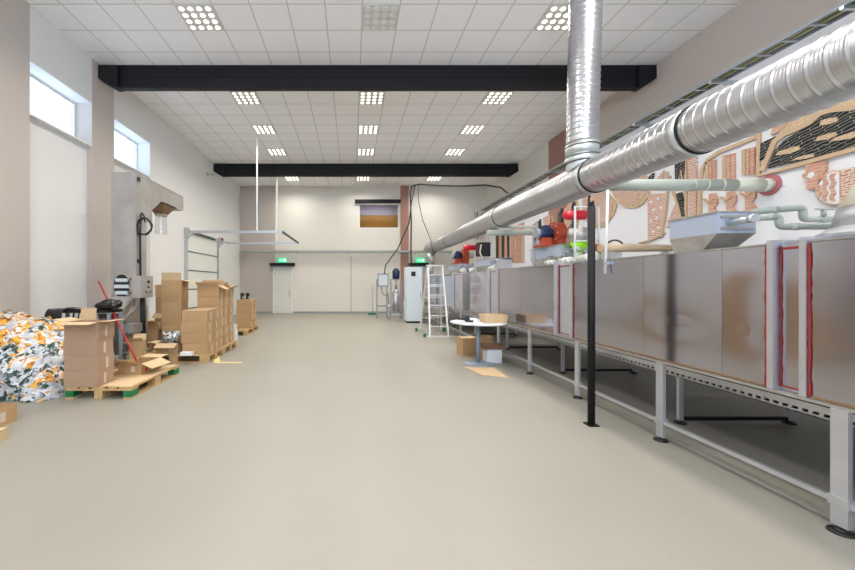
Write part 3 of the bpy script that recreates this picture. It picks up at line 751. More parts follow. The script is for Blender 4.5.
for x in (-.18, .22): f.box(x-.025, x+.025, .0, .05, 0, 1.55).box(x-.04, x+.04, -.15, .2, 0, .03)
f.box(-.18, .22, .01, .04, .45, .5)
f.build('stand', 'greyp', t)
MB().tube([(0,0,1.27), (.02,-.03,1.0), (.12,-.03,.9), (.25,-.02,1.0), (.3,.0,.5), (.28,.0,.06)], .014, 8).build('hose', 'cable', t)
t = thing('floor_squeegee', 'thin green-headed floor squeegee leaning on the back wall', 'squeegee', (.92, 15.9, 0))
MB().tube([(0,0,.06), (.03,.72,1.27)], .013, 8).build('handle', 'greyp', t)
MB().box(-.22, .22, -.03, .03, .0, .07).bevel(.008).build('head', 'greenf', t)

t = thing('step_ladder', 'silver aluminium folding ladder with green feet before the oven', 'ladder', (2.25, 9.3, 0))
def rail(x0, y0, x1, y1, z1): return MB().loft([(x0-.018,y0-.035,.02),(x0+.018,y0-.035,.02),(x0+.018,y0+.035,.02),(x0-.018,y0+.035,.02)], [(x1-.018,y1-.035,z1),(x1+.018,y1-.035,z1),(x1+.018,y1+.035,z1),(x1-.018,y1+.035,z1)])
ZT = 1.86
rail(-.24, 0, -.19, .45, ZT).build('rail', 'alu', t); rail(.24, 0, .19, .45, ZT).build('rail', 'alu', t)
rail(-.27, 1.15, -.20, .52, ZT-.05).build('rear_rail', 'alu', t); rail(.34, 1.15, .20, .52, ZT-.05).build('rear_rail', 'alu', t)
for k in range(6):
    z = .27*(k+1)+.0; f = z/ZT; hw = .24-.05*f
    MB().box(-hw, hw, .45*f-.04, .45*f+.04, z-.012, z+.012).build('rung', 'alu', t)
for k in range(4):
    z = .3*(k+1)+.1; f = z/ZT
    MB().box(-.27+.07*f, .34-.14*f, 1.15-.63*f-.015, 1.15-.63*f+.015, z-.012, z+.012).build('rear_rung', 'alu', t)
MB().box(-.22, .22, .36, .60, ZT, ZT+.03).bevel(.006).build('top_step', 'alu', t)
MB().box(-.34, .42, -.03, .03, .0, .035).build('stabiliser_bar', 'alu', t)
MB().box(-.36, .40, 1.12, 1.18, .0, .03).build('stabiliser_bar', 'galv', t)
for x, yy in ((-.37, 0), (-.38, 1.15), (.42, 1.15)):
    MB().box(x-.035, x+.035, yy-.035, yy+.035, 0, .09).bevel(.008).build('rubber_foot', 'greenf', t)
MB().tube([(.215, .27, 1.0), (.26, .86, .95)], .008, 6).tube([(-.21, .27, 1.0), (-.23, .86, .95)], .008, 6).build('brace', 'galv', t)

# ---------------------------------------------------------------- round table
t = thing('round_table', 'round grey pedestal table in front of the oven', 'table', (2.19, 6.25, 0))
MB().rings([(0,0,.700), (0,0,.704), (0,0,.722), (0,0,.726)], [.46, .47, .47, .466], 48).build('tabletop', 'tabletop', t)
MB().cyl((0,0,.02), (0,0,.70), .038, n=24).cyl((0,0,.66), (0,0,.70), .06, .12, 24).build('column', 'tablebase', t)
MB().rings([(0,0,0), (0,0,.012), (0,0,.03)], [.265, .262, .06], 40).build('base', 'tablebase', t)
def slab(name, pts, z0, th, m, lab, cat, group=None):
    o = MB().prism(pts, 'z', z0, z0+th).build(name, m); return tag(o, lab, cat, group)
# cardboard tray on the table
def open_tray(name, lab, cat, loc, rz, w_, d_, h_, m='cardin', flare=.015):
    t = thing(name, lab, cat, loc, rz)
    th = .005
    b = MB().box(-w_/2, w_/2, -d_/2, d_/2, 0, th)
    for sx in (-1, 1): b.loft([(sx*w_/2,-d_/2,0),(sx*w_/2,d_/2,0),(sx*(w_/2-th),d_/2,0),(sx*(w_/2-th),-d_/2,0)], [(sx*(w_/2+flare),-d_/2-flare,h_),(sx*(w_/2+flare),d_/2+flare,h_),(sx*(w_/2+flare-th),d_/2+flare,h_),(sx*(w_/2+flare-th),-d_/2-flare,h_)])
    for sy in (-1, 1): b.loft([(-w_/2,sy*d_/2,0),(w_/2,sy*d_/2,0),(w_/2,sy*(d_/2-th),0),(-w_/2,sy*(d_/2-th),0)], [(-w_/2-flare,sy*(d_/2+flare),h_),(w_/2+flare,sy*(d_/2+flare),h_),(w_/2+flare,sy*(d_/2+flare-th),h_),(-w_/2-flare,sy*(d_/2+flare-th),h_)])
    b.build('tray_body', m, t)
    return t
open_tray('cardboard_tray', 'low open cardboard tray on the round table', 'cardboard tray', (2.43, 6.2, .727), -.08, .36, .30, .135)
tag(MB().box(-.11, .11, -.15, .15, 0, .035).bevel(.01).build('paper_stack', 'paper', None, (2.12, 6.42, .727)), 'white papers on the round table beside the cardboard tray', 'papers')
t = thing('tape_gun', 'black tape gun lying on the round table', 'tape dispenser', (1.99, 6.22, .727), -.4)
MB().cyl((0,-.025,.045), (0,.025,.045), .045, n=20).build('tape_roll', 'blackp', t)
MB().loft([(-.16,-.015,.03),(-.16,.015,.03),(-.16,.015,.055),(-.16,-.015,.055)], [(-.03,-.02,.03),(-.03,.02,.03),(-.03,.02,.07),(-.03,-.02,.07)]).box(.03, .10, -.03, .03, .0, .03).build('handle', 'blackp', t)
# ---------------------------------------------------------------- mural reliefs on the right wall
MU = bpy.data.objects.new('wall_mural', None); col.objects.link(MU)
tag(MU, 'brick and tan relief mural covering the white right wall', 'mural')
def W(px, py): return (XR*360/(px-352), 1.4+(283-py)*XR/(px-352))
def relief(name, pts, m, th=.03, lab=None, off=0):
    o = MB().prism([W(*p) for p in pts], 'x', XR-th-off, XR-off if off else XR).build(name, m, MU)
    if lab: o['label'] = lab
    return o
def ribbon(name, pts, wd, m, th=.035, off=0):
    q = [Vector(W(*p)) for p in pts]; mb = MB()
    L_, R_ = [], []
    for i, p in enumerate(q):
        d = (q[min(i+1, len(q)-1)]-q[max(i-1, 0)]).normalized(); n_ = Vector((-d.y, d.x))*wd/2
        L_.append(p+n_); R_.append(p-n_)
    for i in range(len(q)-1): mb.prism([L_[i], L_[i+1], R_[i+1], R_[i]], 'x', XR-th-off, XR-off)
    return mb.build(name, m, MU)
def Z(pts, ox, oy, s): return [(ox+x*s, oy+y*s) for x, y in pts]
z4 = lambda p: Z(p, 755, 80, .2105)
relief('stone_panel', [(760,176),(762,100),(855,50),(930,10),(930,127),(855,149)], 'mural_white', .02)
ribbon('frame_line', [(762,110),(760.5,176),(800,165),(855,149.5),(920,130.5)], .055, 'tan', .045)
relief('speckled_field', z4([(115,240),(190,150),(330,95),(475,40),(800,-130),(800,40),(475,128),(380,140),(320,162),(270,205),(200,235),(140,262)]), 'sand', .045)
relief('slate_field', z4([(75,420),(105,340),(150,288),(225,245),(285,212),(335,172),(400,152),(475,146),(800,60),(800,225),(475,318),(250,378)]), 'slate', .05)
relief('slate_field', z4([(36,385),(42,300),(75,285),(112,268),(98,305),(70,352)]), 'slate', .05)
relief('brick_patch', z4([(90,262),(100,228),(140,205),(175,200),(160,222),(120,250)]), 'brickp', .055)
ribbon('river_band', z4([(48,432),(80,360),(108,292),(150,258),(215,232),(275,205),(325,160),(385,140),(475,132),(640,85),(800,40)]), .07, 'tan', .06)
for p in ([(330,215),(335,192),(370,183),(412,176),(415,196),(375,210)], [(305,290),(325,268),(370,255),(405,246),(412,262),(370,282)], [(378,292),(400,275),(475,250),(520,240),(515,262),(475,280)], [(118,358),(130,340),(180,325),(228,312),(235,330),(185,350)], [(195,382),(225,366),(270,355),(300,350),(298,366),(250,376)], [(550,160),(600,138),(700,110),(700,128),(600,158)], [(520,215),(600,190),(640,182),(640,198),(560,222)]):
    relief('light_blob', z4(p), 'sand', .065)
relief('face_shape', z4([(250,402),(350,385),(348,425),(335,455),(332,480),(305,505),(285,520),(255,518),(262,495),(250,488),(262,478),(236,462),(238,448),(255,440),(250,425)]), 'brickp', .04)
relief('eye_shape', z4([(262,462),(275,440),(292,436),(300,450),(285,468)]), 'mural_white', .05)
# oval with three wavy strips, brick block beside it
z6 = lambda p: Z(p, 800, 180, .1403)
relief('oval_plate', z6([(310,-70),(310,168),(290,182),(240,178),(190,165),(150,140),(132,100),(135,50),(160,0),(200,-45),(250,-72)]), 'sand', .04)
relief('oval_face', z6([(302,-55),(302,160),(285,172),(240,168),(196,156),(160,133),(144,98),(147,52),(170,8),(206,-32),(252,-58)]), 'mural_white', .048)
for x0, a, b in ((160, 40, 120), (205, -35, 148), (262, -50, 152)):
    L_ = []; R_ = []
    for k in range(13):
        y = a+(b-a)*k/12; o_ = 9*math.sin(y/11.5)
        L_.append((x0-15+o_, y)); R_.append((x0+17+o_, y))
    relief('wavy_strip', z6(L_+R_[::-1]), 'brickp', .06)
relief('brick_block', z6([(314,-70),(560,-130),(560,110),(314,170)]), 'brick', .04)
# arch frame with striped columns
ribbon('arch_frame', [(701,225),(701,185),(703,170),(709,160),(720,152),(738,145),(757,137.5),(758,120)], .06, 'tan', .035)
for x0, x1, yt, yb in ((707,718,159.5,180), (724,737,153,178.5), (743.5,757,147,174.5)):
    for k in range(3):
        a = x0+(x1-x0)*k/3; b = x0+(x1-x0)*(k+.82)/3
        relief('column_strip', [(a, yt+(3-k)*.9), (b, yt+(3-k)*.9-.8), (b, yb), (a, yb+.6)], 'tan' if k == 0 else 'brickp', .035)
for x0, x1, yt in ((710.5,719,178), (728,738,176), (747,757.5,172)):
    wd = x1-x0; ys_ = yt+22
    relief('leaf_base', [(x0, ys_-6), (x0+wd*.6, ys_-7), (x1, ys_-2), (x1-wd*.05, ys_+4), (x0+wd*.6, ys_+8), (x1, ys_+13), (x0+wd*.9, ys_+20), (x0, ys_+24)], 'brickp', .035)
    ribbon('leaf_line', [(x0-5, ys_-1), (x0, ys_+3), (x0+wd*.7, ys_-2)], .022, 'tan', .05)
    ribbon('leaf_line', [(x0+wd*.2, ys_-14), (x0+wd*.9, ys_-14)], .03, 'tan', .04)
relief('brick_pillar', [(689,150),(701,143),(698,158),(697,219),(690.5,221)], 'brick', .03)
relief('plinth_line', [(686,150),(688,149),(688,222),(686,222.5)], 'tan', .035)
relief('slate_shape', [(676.5,162),(679,156),(687.5,153),(686.5,172),(685,182),(677,182)], 'slate', .04)
relief('slate_shape', [(678,194),(683,192),(687,216),(682.5,217.5)], 'slate', .04)
ribbon('tan_spike', [(680,184),(683,170),(685,186)], .03, 'tan', .05)
ribbon('tan_spike', [(668,172),(671,184),(680,205),(683,218)], .035, 'tan', .045)
relief('brick_wedge', [(683,196),(677,203),(671,217),(668,228),(682,219)], 'brick', .03)
relief('brick_wedge', [(659,178),(665,170),(664,186),(660,188)], 'brick', .03)
relief('brick_field', [(649,194),(669.5,193),(666,212),(662,236),(649.5,240)], 'brick', .035)
for x, y in ((653,202),(660,199),(656,210),(663,208),(653,221),(659,218),(655,232),(660.5,228)):
    relief('white_flower', [(x-1.6,y),(x-.6,y-1),(x,y-2),(x+.6,y-1),(x+1.8,y-.4),(x+.6,y+.8),(x,y+1.8),(x-.7,y+.8)], 'mural_white', .045)
ribbon('tan_curve', [(640,243),(652,240),(661,236),(666,233)], .03, 'tan', .04)
ribbon('tan_curve', [(671,176),(669,190),(667,212),(662.5,237)], .035, 'tan', .045)
relief('slate_shape', [(650,177),(655,173),(653,183),(651,184)], 'slate', .04)
relief('disc_shape', [(632+19*math.cos(a)*1.0, 187+19*math.sin(a)*1.12) for a in [2*PI*k/28 for k in range(28)]], 'sand', .03)
relief('disc_face', [(632+16*math.cos(a)*1.0, 187+16*math.sin(a)*1.12) for a in [2*PI*k/28 for k in range(28)]], 'brick', .04)
ribbon('tan_curve', [(624,196),(630,203),(634,205)], .03, 'tan', .05); ribbon('tan_curve', [(640,194),(640,206)], .03, 'tan', .05)
relief('diamond_shape', [(590,188),(604,186),(618,204),(616,212),(607,226),(596,228),(588,215)], 'tan', .03)
relief('diamond_face', [(592,191),(604,189),(615,205),(613,211),(605.5,223),(597,225),(590.5,213)], 'brick', .04)
relief('brick_field', [(584,190),(590,182),(592,205),(588,222),(583,216)], 'brick', .03)
ribbon('tan_curve', [(579,184),(577,200),(580,216),(576,232)], .06, 'tan', .035)
relief('slate_shape', [(573,206),(576,200),(578,222),(573,232)], 'slate', .04)
relief('brick_field', [(565,210),(572,199),(573,222),(566,232)], 'brick', .03)
relief('slate_shape', [(559,214),(563,208),(564,232),(559,236)], 'slate', .04)
ribbon('tan_curve', [(553,216),(556,228),(554,246)], .08, 'tan', .035)
relief('brick_field', [(544,218),(551,214),(551,240),(545,246)], 'brick', .03)
relief('slate_shape', [(538.5,222),(541.5,219),(541.5,236),(538.5,240)], 'slate', .04)
relief('brick_field', [(533,225),(537,222),(537,256),(533,258)], 'brick', .03)
for a, b, m in ((496.5,498.8,'slate'), (499.3,502,'brickp'), (502.4,504.4,'slate'), (505,507.6,'brickp'), (508,509.6,'slate'), (511,514,'brickp'), (514.6,518,'brickp'), (518.6,521.5,'brickp'), (521.9,524.5,'brick')):
    relief('striped_column', [(a, 233), (b, 232), (b, 262), (a, 263)], m, .03)
relief('brick_field', [(511,228),(524.5,222),(524.5,231.5),(511,232.5)], 'brick', .03)

# ---------------------------------------------------------------- pallets
def pallet(loc, rz, lab, green=False):
    t = thing('wooden_pallet', lab, 'pallet', loc, rz, 'wooden pallets')
    W_, L_ = .8, 1.2
    for k in range(5):
        x = (-.4+.05)+k*.175; wd = .145 if k in (0, 2, 4) else .10
        c = [-.3275, -.17, 0, .17, .3275][k]
        MB().box(c-wd/2, c+wd/2, -.6, .6, .122, .144).bevel(.002, 1).build('deck_board', 'wood', t)
    for yy in (-.5275, 0, .5275): MB().box(-.4, .4, yy-.0725, yy+.0725, .10, .122).build('cross_board', 'wood', t)
    for x in (-.35, 0, .35):
        for yy in (-.5275, 0, .5275):
            g = green and (x != 0) and yy != 0
            o = MB().box(x-.05, x+.05, yy-.0725, yy+.0725, .022, .10).build('block', 'woodg' if g else 'wood', t)
            if g: o['label'] = 'green painted corner block'
    for x in (-.35, 0, .35): MB().box(x-.05, x+.05, -.6, .6, 0, .022).build('base_board', 'wood', t)
    return t
# ---------------------------------------------------------------- cartons
_c = {}
def cm(key, fn):
    if key not in _c: _c[key] = fn()
    return _c[key]
def carton(lab, loc, w_, d_, h_, rz=0, flaps=None, m='card', side=None, group='cardboard boxes', label=True, cat='box', name='cardboard_box'):
    """w_ along x, d_ along y.  flaps: None = closed, else dict of opening angles (0 = flat outwards, 90 = upright, -60 = hanging)"""
    t = thing(name, lab, cat, loc, rz, group); th = .005
    if flaps is None:
        me = cm(('b', w_, d_, h_, m), lambda: MB().box(-w_/2+.002, w_/2-.002, -d_/2+.002, d_/2-.002, 0, h_-.005).bevel(.012).mesh('box_body', M[m]))
        link_mesh('box_body', me, t)
        fm = cm(('f', w_, d_, m), lambda: MB().box(-w_/2+.001, w_/2-.001, -d_/4+.001, d_/4-.001, 0, .004).mesh('flap', M[m]))
        link_mesh('flap', fm, t, (0, -d_/4, h_-.005)); link_mesh('flap', fm, t, (0, d_/4, h_-.005))
        tp = cm(('t', w_, h_), lambda: MB().box(-w_/2-.001, w_/2+.001, -.025, .025, 0, .0012).mesh('tape_strip', M['tape']))
        link_mesh('tape_strip', tp, t, (0, 0, h_-.001))
    else:
        me = cm(('o', w_, d_, h_, m), lambda: MB().box(-w_/2, w_/2, -d_/2, d_/2, 0, th).box(-w_/2, -w_/2+th, -d_/2, d_/2, th, h_).box(w_/2-th, w_/2, -d_/2, d_/2, th, h_).box(-w_/2+th, w_/2-th, -d_/2, -d_/2+th, th, h_).box(-w_/2+th, w_/2-th, d_/2-th, d_/2, th, h_).mesh('box_body', M[m]))
        link_mesh('box_body', me, t)
        fl = min(w_, d_)/2
        for k, ang in flaps.items():
            a = math.radians(ang)
            wide = w_*.5 if k == 'B' else w_ if k in 'fb' else d_
            mm = MB().box(-wide/2+.003, wide/2-.003, 0, fl, 0, .004).mesh('flap', M['cardin'])
            o = link_mesh('flap', mm, t)
            rz_ = {'f': PI, 'b': 0, 'B': 0, 'l': PI/2, 'r': -PI/2}[k]
            off = {'f': (0, -d_/2, h_), 'b': (0, d_/2, h_), 'B': (-w_*.33, d_/2, h_), 'l': (-w_/2, 0, h_), 'r': (w_/2, 0, h_)}[k]
            o.matrix_local = Matrix.Translation(off) @ Matrix.Rotation(rz_, 4, 'Z') @ Matrix.Rotation(a, 4, 'X')
    if label:
        lm = cm(('l',), lambda: MB().box(0, .0015, -.022, .022, -.065, .065).mesh('paper_sticker', M['sticker']))
        link_mesh('paper_sticker', lm, t, (w_/2, random.uniform(-.02, .05), h_*.45))
    if side:
        sm = cm(('s', side), lambda: MB().box(-.03, .03, -.0015, 0, -.04, .04).mesh('paper_sticker', M['sticker']))
        link_mesh('paper_sticker', sm, t, (side, -d_/2, h_*.5))
    return t
ordn = ['bottom', 'second', 'third', 'fourth', 'fifth', 'top']
def stack(x0, y0, z0, w_, d_, hs, desc, top=None, m='card', jit=.011, **kw):
    """x0,y0 = the front left corner"""
    z = z0
    for k, h_ in enumerate(hs):
        last = k == len(hs)-1
        nm = 'top' if last else ('bottom' if k == 0 else ['second', 'third', 'fourth', 'fifth'][k-1]+' from the floor')
        if nm.endswith('floor'): lab = '%s cardboard box up in %s' % (ordn[k], desc)
        else: lab = '%s cardboard box of %s' % (nm, desc)
        if last and top: lab = 'open flapped top cardboard box of %s' % desc
        dx, dy = random.uniform(-jit, jit), random.uniform(0, jit)
        carton(lab, (x0+w_/2+dx, y0+d_/2+dy, z), w_, d_, h_, random.uniform(-.012, .012), top if last else None, m, **kw)
        z += h_+.0005
    return z
# pallet one, green corners
pallet((-3.06, 4.94, 0), 0, 'front wooden pallet with green painted corner blocks', True)
stack(-3.47, 4.33, .1445, .41, .30, [.185, .19, .19, .215], 'the four-box stack on the green-cornered pallet', {'f': -6, 'B': 84, 'l': 12, 'r': 4}, 'card2')
slab('cardboard_sheet', [(-3.04, 4.36), (-2.68, 4.34), (-2.66, 5.50), (-3.42, 5.50), (-3.42, 4.72), (-3.04, 4.70)], .1445, .006, 'cardin', 'brown cardboard sheet lying flat on the green-cornered pallet', 'cardboard sheet')
carton('low open flapped box on the cardboard sheet of the green-cornered pallet', (-3.01, 5.12, .151), .34, .42, .15, -.12, {'f': 28, 'b': 5, 'l': -25, 'r': -22}, side=.05)
# corner boxes bottom left
t = carton('open cardboard box cut by the left photo edge, nearer of two on bare floor', (-3.62, 3.38, .0), .44, .56, .18, .06, {'l': -70}, 'card', label=False, group=None)
link_mesh('paper_sticker', _c.setdefault(('l2',), MB().box(0, .0015, -.03, .03, -.045, .045).mesh('paper_sticker', M['sticker'])), t, (.22, .12, .09))
carton('small flat closed box at the bottom left photo edge', (-3.26, 3.06, 0), .34, .36, .10, .08, None, 'cardin', group=None, label=False)
# pallets two (two in line)
pallet((-3.12, 6.69, 0), PI/2, 'wooden pallet under the tall box stacks, nearer one of the pair')
pallet((-3.12, 7.51, 0), PI/2, 'wooden pallet under the tall box stacks, farther one of the pair')
stack(-2.99, 6.31, .1445, .45, .29, [.193]*4, 'the four-box stack at the front corner of the middle pallet', None, side=None)
stack(-2.99, 6.615, .1445, .45, .29, [.193, .193, .193, .20], 'the second four-box stack, right behind the front corner one')
tall = [.198]*5
stack(-3.00, 6.96, .1445, .42, .27, tall+[.2], 'the six-high stack with raised flaps behind the front corner', {'f': 35, 'b': 75, 'l': 35, 'r': -25})
stack(-3.00, 7.25, .1445, .42, .27, tall+[.19], 'the second six-high stack along the aisle side', {'f': 70, 'b': 20, 'r': 12})
stack(-3.00, 7.55, .1445, .42, .27, tall+[.16], 'the third six-high stack along the aisle side', {'f': 60, 'b': 30, 'r': 20})
stack(-3.77, 7.13, .1445, .40, .30, [.44, .44, .43], 'the tallest three-box stack beside the steel elevator', {'r': -12, 'f': 88}, label=False)
carton('open low box holding a bag of packets on the middle pallet', (-3.24, 6.42, .1445), .36, .26, .20, .04, {'f': -30, 'l': 8, 'b': -20}, side=.06)
tag(MB().box(-.10, .10, -.05, .05, 0, .06).bevel(.025, 3).build('foil_packet', 'paper', None, (-2.86, 6.245, .146)), 'small white foil packet on the pallet edge before the box stack', 'packet')
# pallet three
pallet((-3.20, 10.2, 0), 0, 'far wooden pallet nearest the left corner door')
stack(-3.20, 9.96, .1445, .40, .30, [.198]*4, 'the far pallet front stack')
stack(-3.20, 10.28, .1445, .40, .30, [.198]*4, 'the far pallet rear stack')
for k, (x, y, r) in enumerate(((-3.06, 10.05, .5), (-2.93, 10.12, -.4))):
    t = thing('tape_gun', 'black tape gun standing on the far box stack, %s one' % ('left', 'right')[k], 'tape dispenser', (x, y, .944), r, 'black tape guns')
    MB().cyl((0,-.025,.13), (0,.025,.13), .055, n=18).build('tape_roll', 'blackp', t)
    MB().loft([(-.06,-.02,0),(-.02,-.02,0),(-.02,.02,0),(-.06,.02,0)], [(-.03,-.02,.12),(.01,-.02,.12),(.01,.02,.12),(-.03,.02,.12)]).box(-.06, .06, -.025, .025, 0, .02).build('handle', 'blackp', t)
t = thing('spray_bottle', 'white plastic bottle between middle and far pallets', 'bottle', (-2.72, 8.35, 0))
MB().rings([(0,0,0),(0,0,.01),(0,0,.28),(0,0,.36),(0,0,.40)], [.06,.065,.065,.03,.025], 18).build('bottle_body', 'white', t)
MB().box(-.03, .06, -.015, .015, .40, .45).box(.035, .05, -.01, .01, .34, .40).build('spray_head', 'white', t)
# floor tape corner
slab('floor_tape', [(-2.42, 6.30), (-1.93, 6.30), (-1.93, 6.37), (-2.33, 6.37), (-2.66, 7.2), (-2.74, 7.2)], .0005, .002, 'marky', 'pale yellow corner mark taped on the floor by the middle pallet', 'floor marking')
# loose boxes and crumpled cardboard between the elevator and stacks
carton('closed box at the foot of the loose pile behind the elevator', (-4.02, 7.80, 0), .36, .34, .44, .1, None, group='loose boxes by the elevator')
carton('tall open box standing on the floor left of the tallest stack', (-3.99, 7.30, 0), .28, .30, .62, -.05, {'f': 15, 'r': -75, 'l': 30}, group='loose boxes by the elevator')
carton('flapped box on the low closed box behind the elevator', (-4.02, 7.80, .4405), .34, .30, .318, -.08, {'f': -40, 'r': -30}, group='loose boxes by the elevator')
carton('brown box wedged high beside the tallest box stack', (-4.02, 7.80, .76), .33, .29, .34, .05, None, 'card2', group='loose boxes by the elevator')
for k in range(20):
    tag(MB().box(-.19, .19, -.14, .14, 0, .012).build('folded_box', 'card' if k % 2 else 'cardin', None, (-4.0+.02*math.sin(k*2), 7.80, 1.103+k*.0130)), 'flattened box, %s in the pile topping the loose boxes by the elevator' % ['topmost', 'second from the top', 'third from the top', 'fourth from the top', 'fifth from the top', 'sixth from the top', 'seventh from the top', 'eighth from the top', 'ninth from the top', 'tenth from the top', 'tenth from the bottom', 'ninth from the bottom', 'eighth from the bottom', 'seventh from the bottom', 'sixth from the bottom', 'fifth from the bottom', 'fourth from the bottom', 'third from the bottom', 'second from the bottom', 'lowest'][19-k], 'cardboard', 'flattened boxes')
carton('small box with raised lid behind the red broom handle', (-3.50, 5.88, 0), .20, .20, .46, .3, {'f': 40, 'b': 70}, group='loose boxes by the elevator')
carton('low open box on the floor left of the middle pallet', (-3.88, 6.86, 0), .22, .26, .30, .1, {'f': -10, 'r': 25, 'l': 0}, group='loose boxes by the elevator')
# boxes around the round table
carton('taped cardboard box on the floor left of the table base', (2.26, 7.05, 0), .32, .30, .34, .12, None, 'card', group='boxes under the round table', label=False)
t = carton('narrow brown open box standing behind the table column', (2.50, 6.78, 0), .20, .28, .40, .05, {'l': 30, 'r': -35}, 'card', group='boxes under the round table', label=False)
carton('white cardboard box on the floor right of the table base', (2.50, 6.42, 0), .26, .24, .26, -.05, None, 'paper', group='boxes under the round table', label=False)
tag(MB().box(-.2, .19, -.15, .15, 0, .05).box(-.2, .19, -.15, -.145, -.02, 0).build('box_lid', 'carddark', None, (2.48, 6.42, .2615)), 'dark brown flat box lying on the white box', 'box')
slab('cardboard_sheet', [(1.86, 5.98), (2.33, 5.93), (2.30, 5.32), (2.06, 5.42), (1.97, 5.44)], .002, .006, 'cardin', 'flat cardboard piece on the floor in front of the round table', 'cardboard sheet')

# ---------------------------------------------------------------- elevator machine
E = thing('bucket_elevator', 'tall stainless bucket elevator with overhanging arm by the left wall', 'machine', (-4.0, 6.3, 0))
hw = .215; ZT = 3.34
MB().box(-hw, hw, 0, .33, 1.0, ZT).bevel(.006).build('upright_housing', 'machine', E)
MB().box(-hw-.003, hw+.003, -.003, .333, 1.985, 1.995).build('housing_seam', 'steeld', E)
arm = MB().prism([(.33, ZT), (1.78, ZT), (1.78, 3.04), (1.70, 3.0), (.85, 3.02), (.52, 2.78), (.50, 2.55), (.33, 2.55)], 'x', -hw+.01, hw).bevel(.005)
arm.build('arm_housing', 'machine', E)
MB().box(hw, hw+.006, .02, 1.76, ZT-.03, ZT-.015).box(hw, hw+.006, .50, .51, 2.55, ZT-.03).build('arm_trim', 'steeld', E)
for z in (3.2, 2.25, 1.75): MB().box(hw, hw+.02, .04, .11, z, z+.07).build('latch', 'blackp', E)
f = MB(); f.loft([(-.16,.95,3.0),(.20,.95,3.0),(.20,1.45,3.0),(-.16,1.45,3.0)], [(-.06,1.10,2.82),(.10,1.10,2.82),(.10,1.30,2.82),(-.06,1.30,2.82)])
f.build('discharge_funnel', 'funnel', E)
MB().box(-.18, .22, .93, 1.47, 3.0, 3.02).build('funnel_flange', 'black', E)
b = MB().cyl((.02,1.2,2.80), (.02,1.2,2.42), .11, .12, 20, False).build('plastic_sleeve', 'bag', E)
MB().cyl((.02,1.2,2.79), (.02,1.2,2.83), .115, n=20).build('sleeve_ring', 'steeld', E)
# coiled hose on the side
cl = MB(); pts = []
for k in range(100):
    a = 2*PI*k/22; pts.append((hw+.12+(.125+.012*math.sin(k*.9))*math.cos(a), .05+.02*math.sin(a*.31), 2.40+(.145+.01*math.cos(k*.7))*math.sin(a)))
cl.tube(pts, .010, 6); cl.build('coiled_hose', 'cable', E)
MB().tube([(hw+.02, .16, 2.66), (hw+.03, .11, 2.62), (hw+.02, .10, 2.2), (hw+.02, .12, 1.2)], .016, 8).tube([(hw+.02, .16, 2.66), (hw+.03, .21, 2.6), (hw+.03, .23, 2.5)], .012, 8).build('hose', 'cable', E)
# oval inspection window with striped bucket behind
ov = []
for k in range(28):
    a = 2*PI*k/28; ov.append((-.02+.135*math.cos(a)*(1 if abs(math.cos(a)) < .9 else 1), 1.35+(.17*math.sin(a)) + (.03 if math.sin(a) > 0 else -.03)))
MB().prism([( -.02+(u+.02)*1.10, 1.35+(v-1.35)*1.08) for u, v in ov], 'y', -.012, -.001).build('window_rim', 'steeld', E)
MB().prism(ov, 'y', -.018, -.006).build('inspection_window', 'blackp', E)
for k in range(3):
    MB().box(-.02-(.125 if k == 1 else .105), -.02+(.125 if k == 1 else .105), -.026, -.017, 1.20+k*.11, 1.26+k*.11).bevel(.004).build('bucket_band', 'cab', E)
for z in (1.22, 1.47): MB().cyl((.13,-.03,z), (.20,-.03,z+.02), .015, n=8).build('red_knob', 'seal', E)
# control box
MB().box(.215, .34, -.20, .0, 1.3, 1.34).build('bracket_arm', 'steeld', E)
MB().box(.33, .48, -.30, .07, 1.15, 1.52).bevel(.006).build('control_box', 'machine', E)
MB().box(.48, .488, -.28, .05, 1.17, 1.50).build('box_door', 'machine', E)
for (yy, z, m, r) in ((-.10,1.42,'blackp',.025), (-.10,1.33,'blackp',.015), (-.17,1.25,'blackp',.014), (-.10,1.25,'greyp',.014), (-.03,1.25,'seal',.014)):
    MB().cyl((.486,yy,z), (.505,yy,z), r, n=12).build('push_button', m, E)
for k in range(4): MB().tube([(.36+.02*k,-.1,1.16), (.35+.025*k,-.08,.8), (.32+.02*k,0,.45), (.25,.1,.3)], .014, 7).build('hose', 'cable', E)
# boot and hopper
MB().prism([(-.33,.82),(-.04,.95),(-.02,1.0),(.33,1.0),(.33,.14),(.1,.12),(-.12,.4)], 'x', -hw, hw+.02).bevel(.006).build('boot', 'steeld', E)
MB().loft([(-.14,-.40,.92),(.19,-.40,.92),(.19,-.02,1.17),(-.14,-.02,1.17)], [(-.14,-.42,.90),(.19,-.42,.90),(.19,-.04,1.15),(-.14,-.04,1.15)]).build('hopper_plate', 'machine', E)
MB().prism([(-.42,.90),(-.04,1.15),(-.04,.35),(-.25,.35)], 'x', .19, .205).build('hopper_side', 'steeld', E)
MB().prism([(-.42,.90),(-.04,1.15),(-.04,.35),(-.25,.35)], 'x', -.16, -.145).build('hopper_side', 'steeld', E)
MB().box(.24, .40, -.40, -.12, .58, .72).bevel(.01).build('drive_motor', 'galv', E)
MB().box(.20, .40, -.42, .0, .40, .43).box(.20, .5, -.42, -.0, .24, .27).build('guard_plate', 'steeld', E)
for x, yy in ((-.12,-.25), (.17,-.25), (-.19,.28), (.2,.28)): MB().box(x-.025, x+.025, yy-.025, yy+.025, 0, .45).build('leg', 'steeld', E)
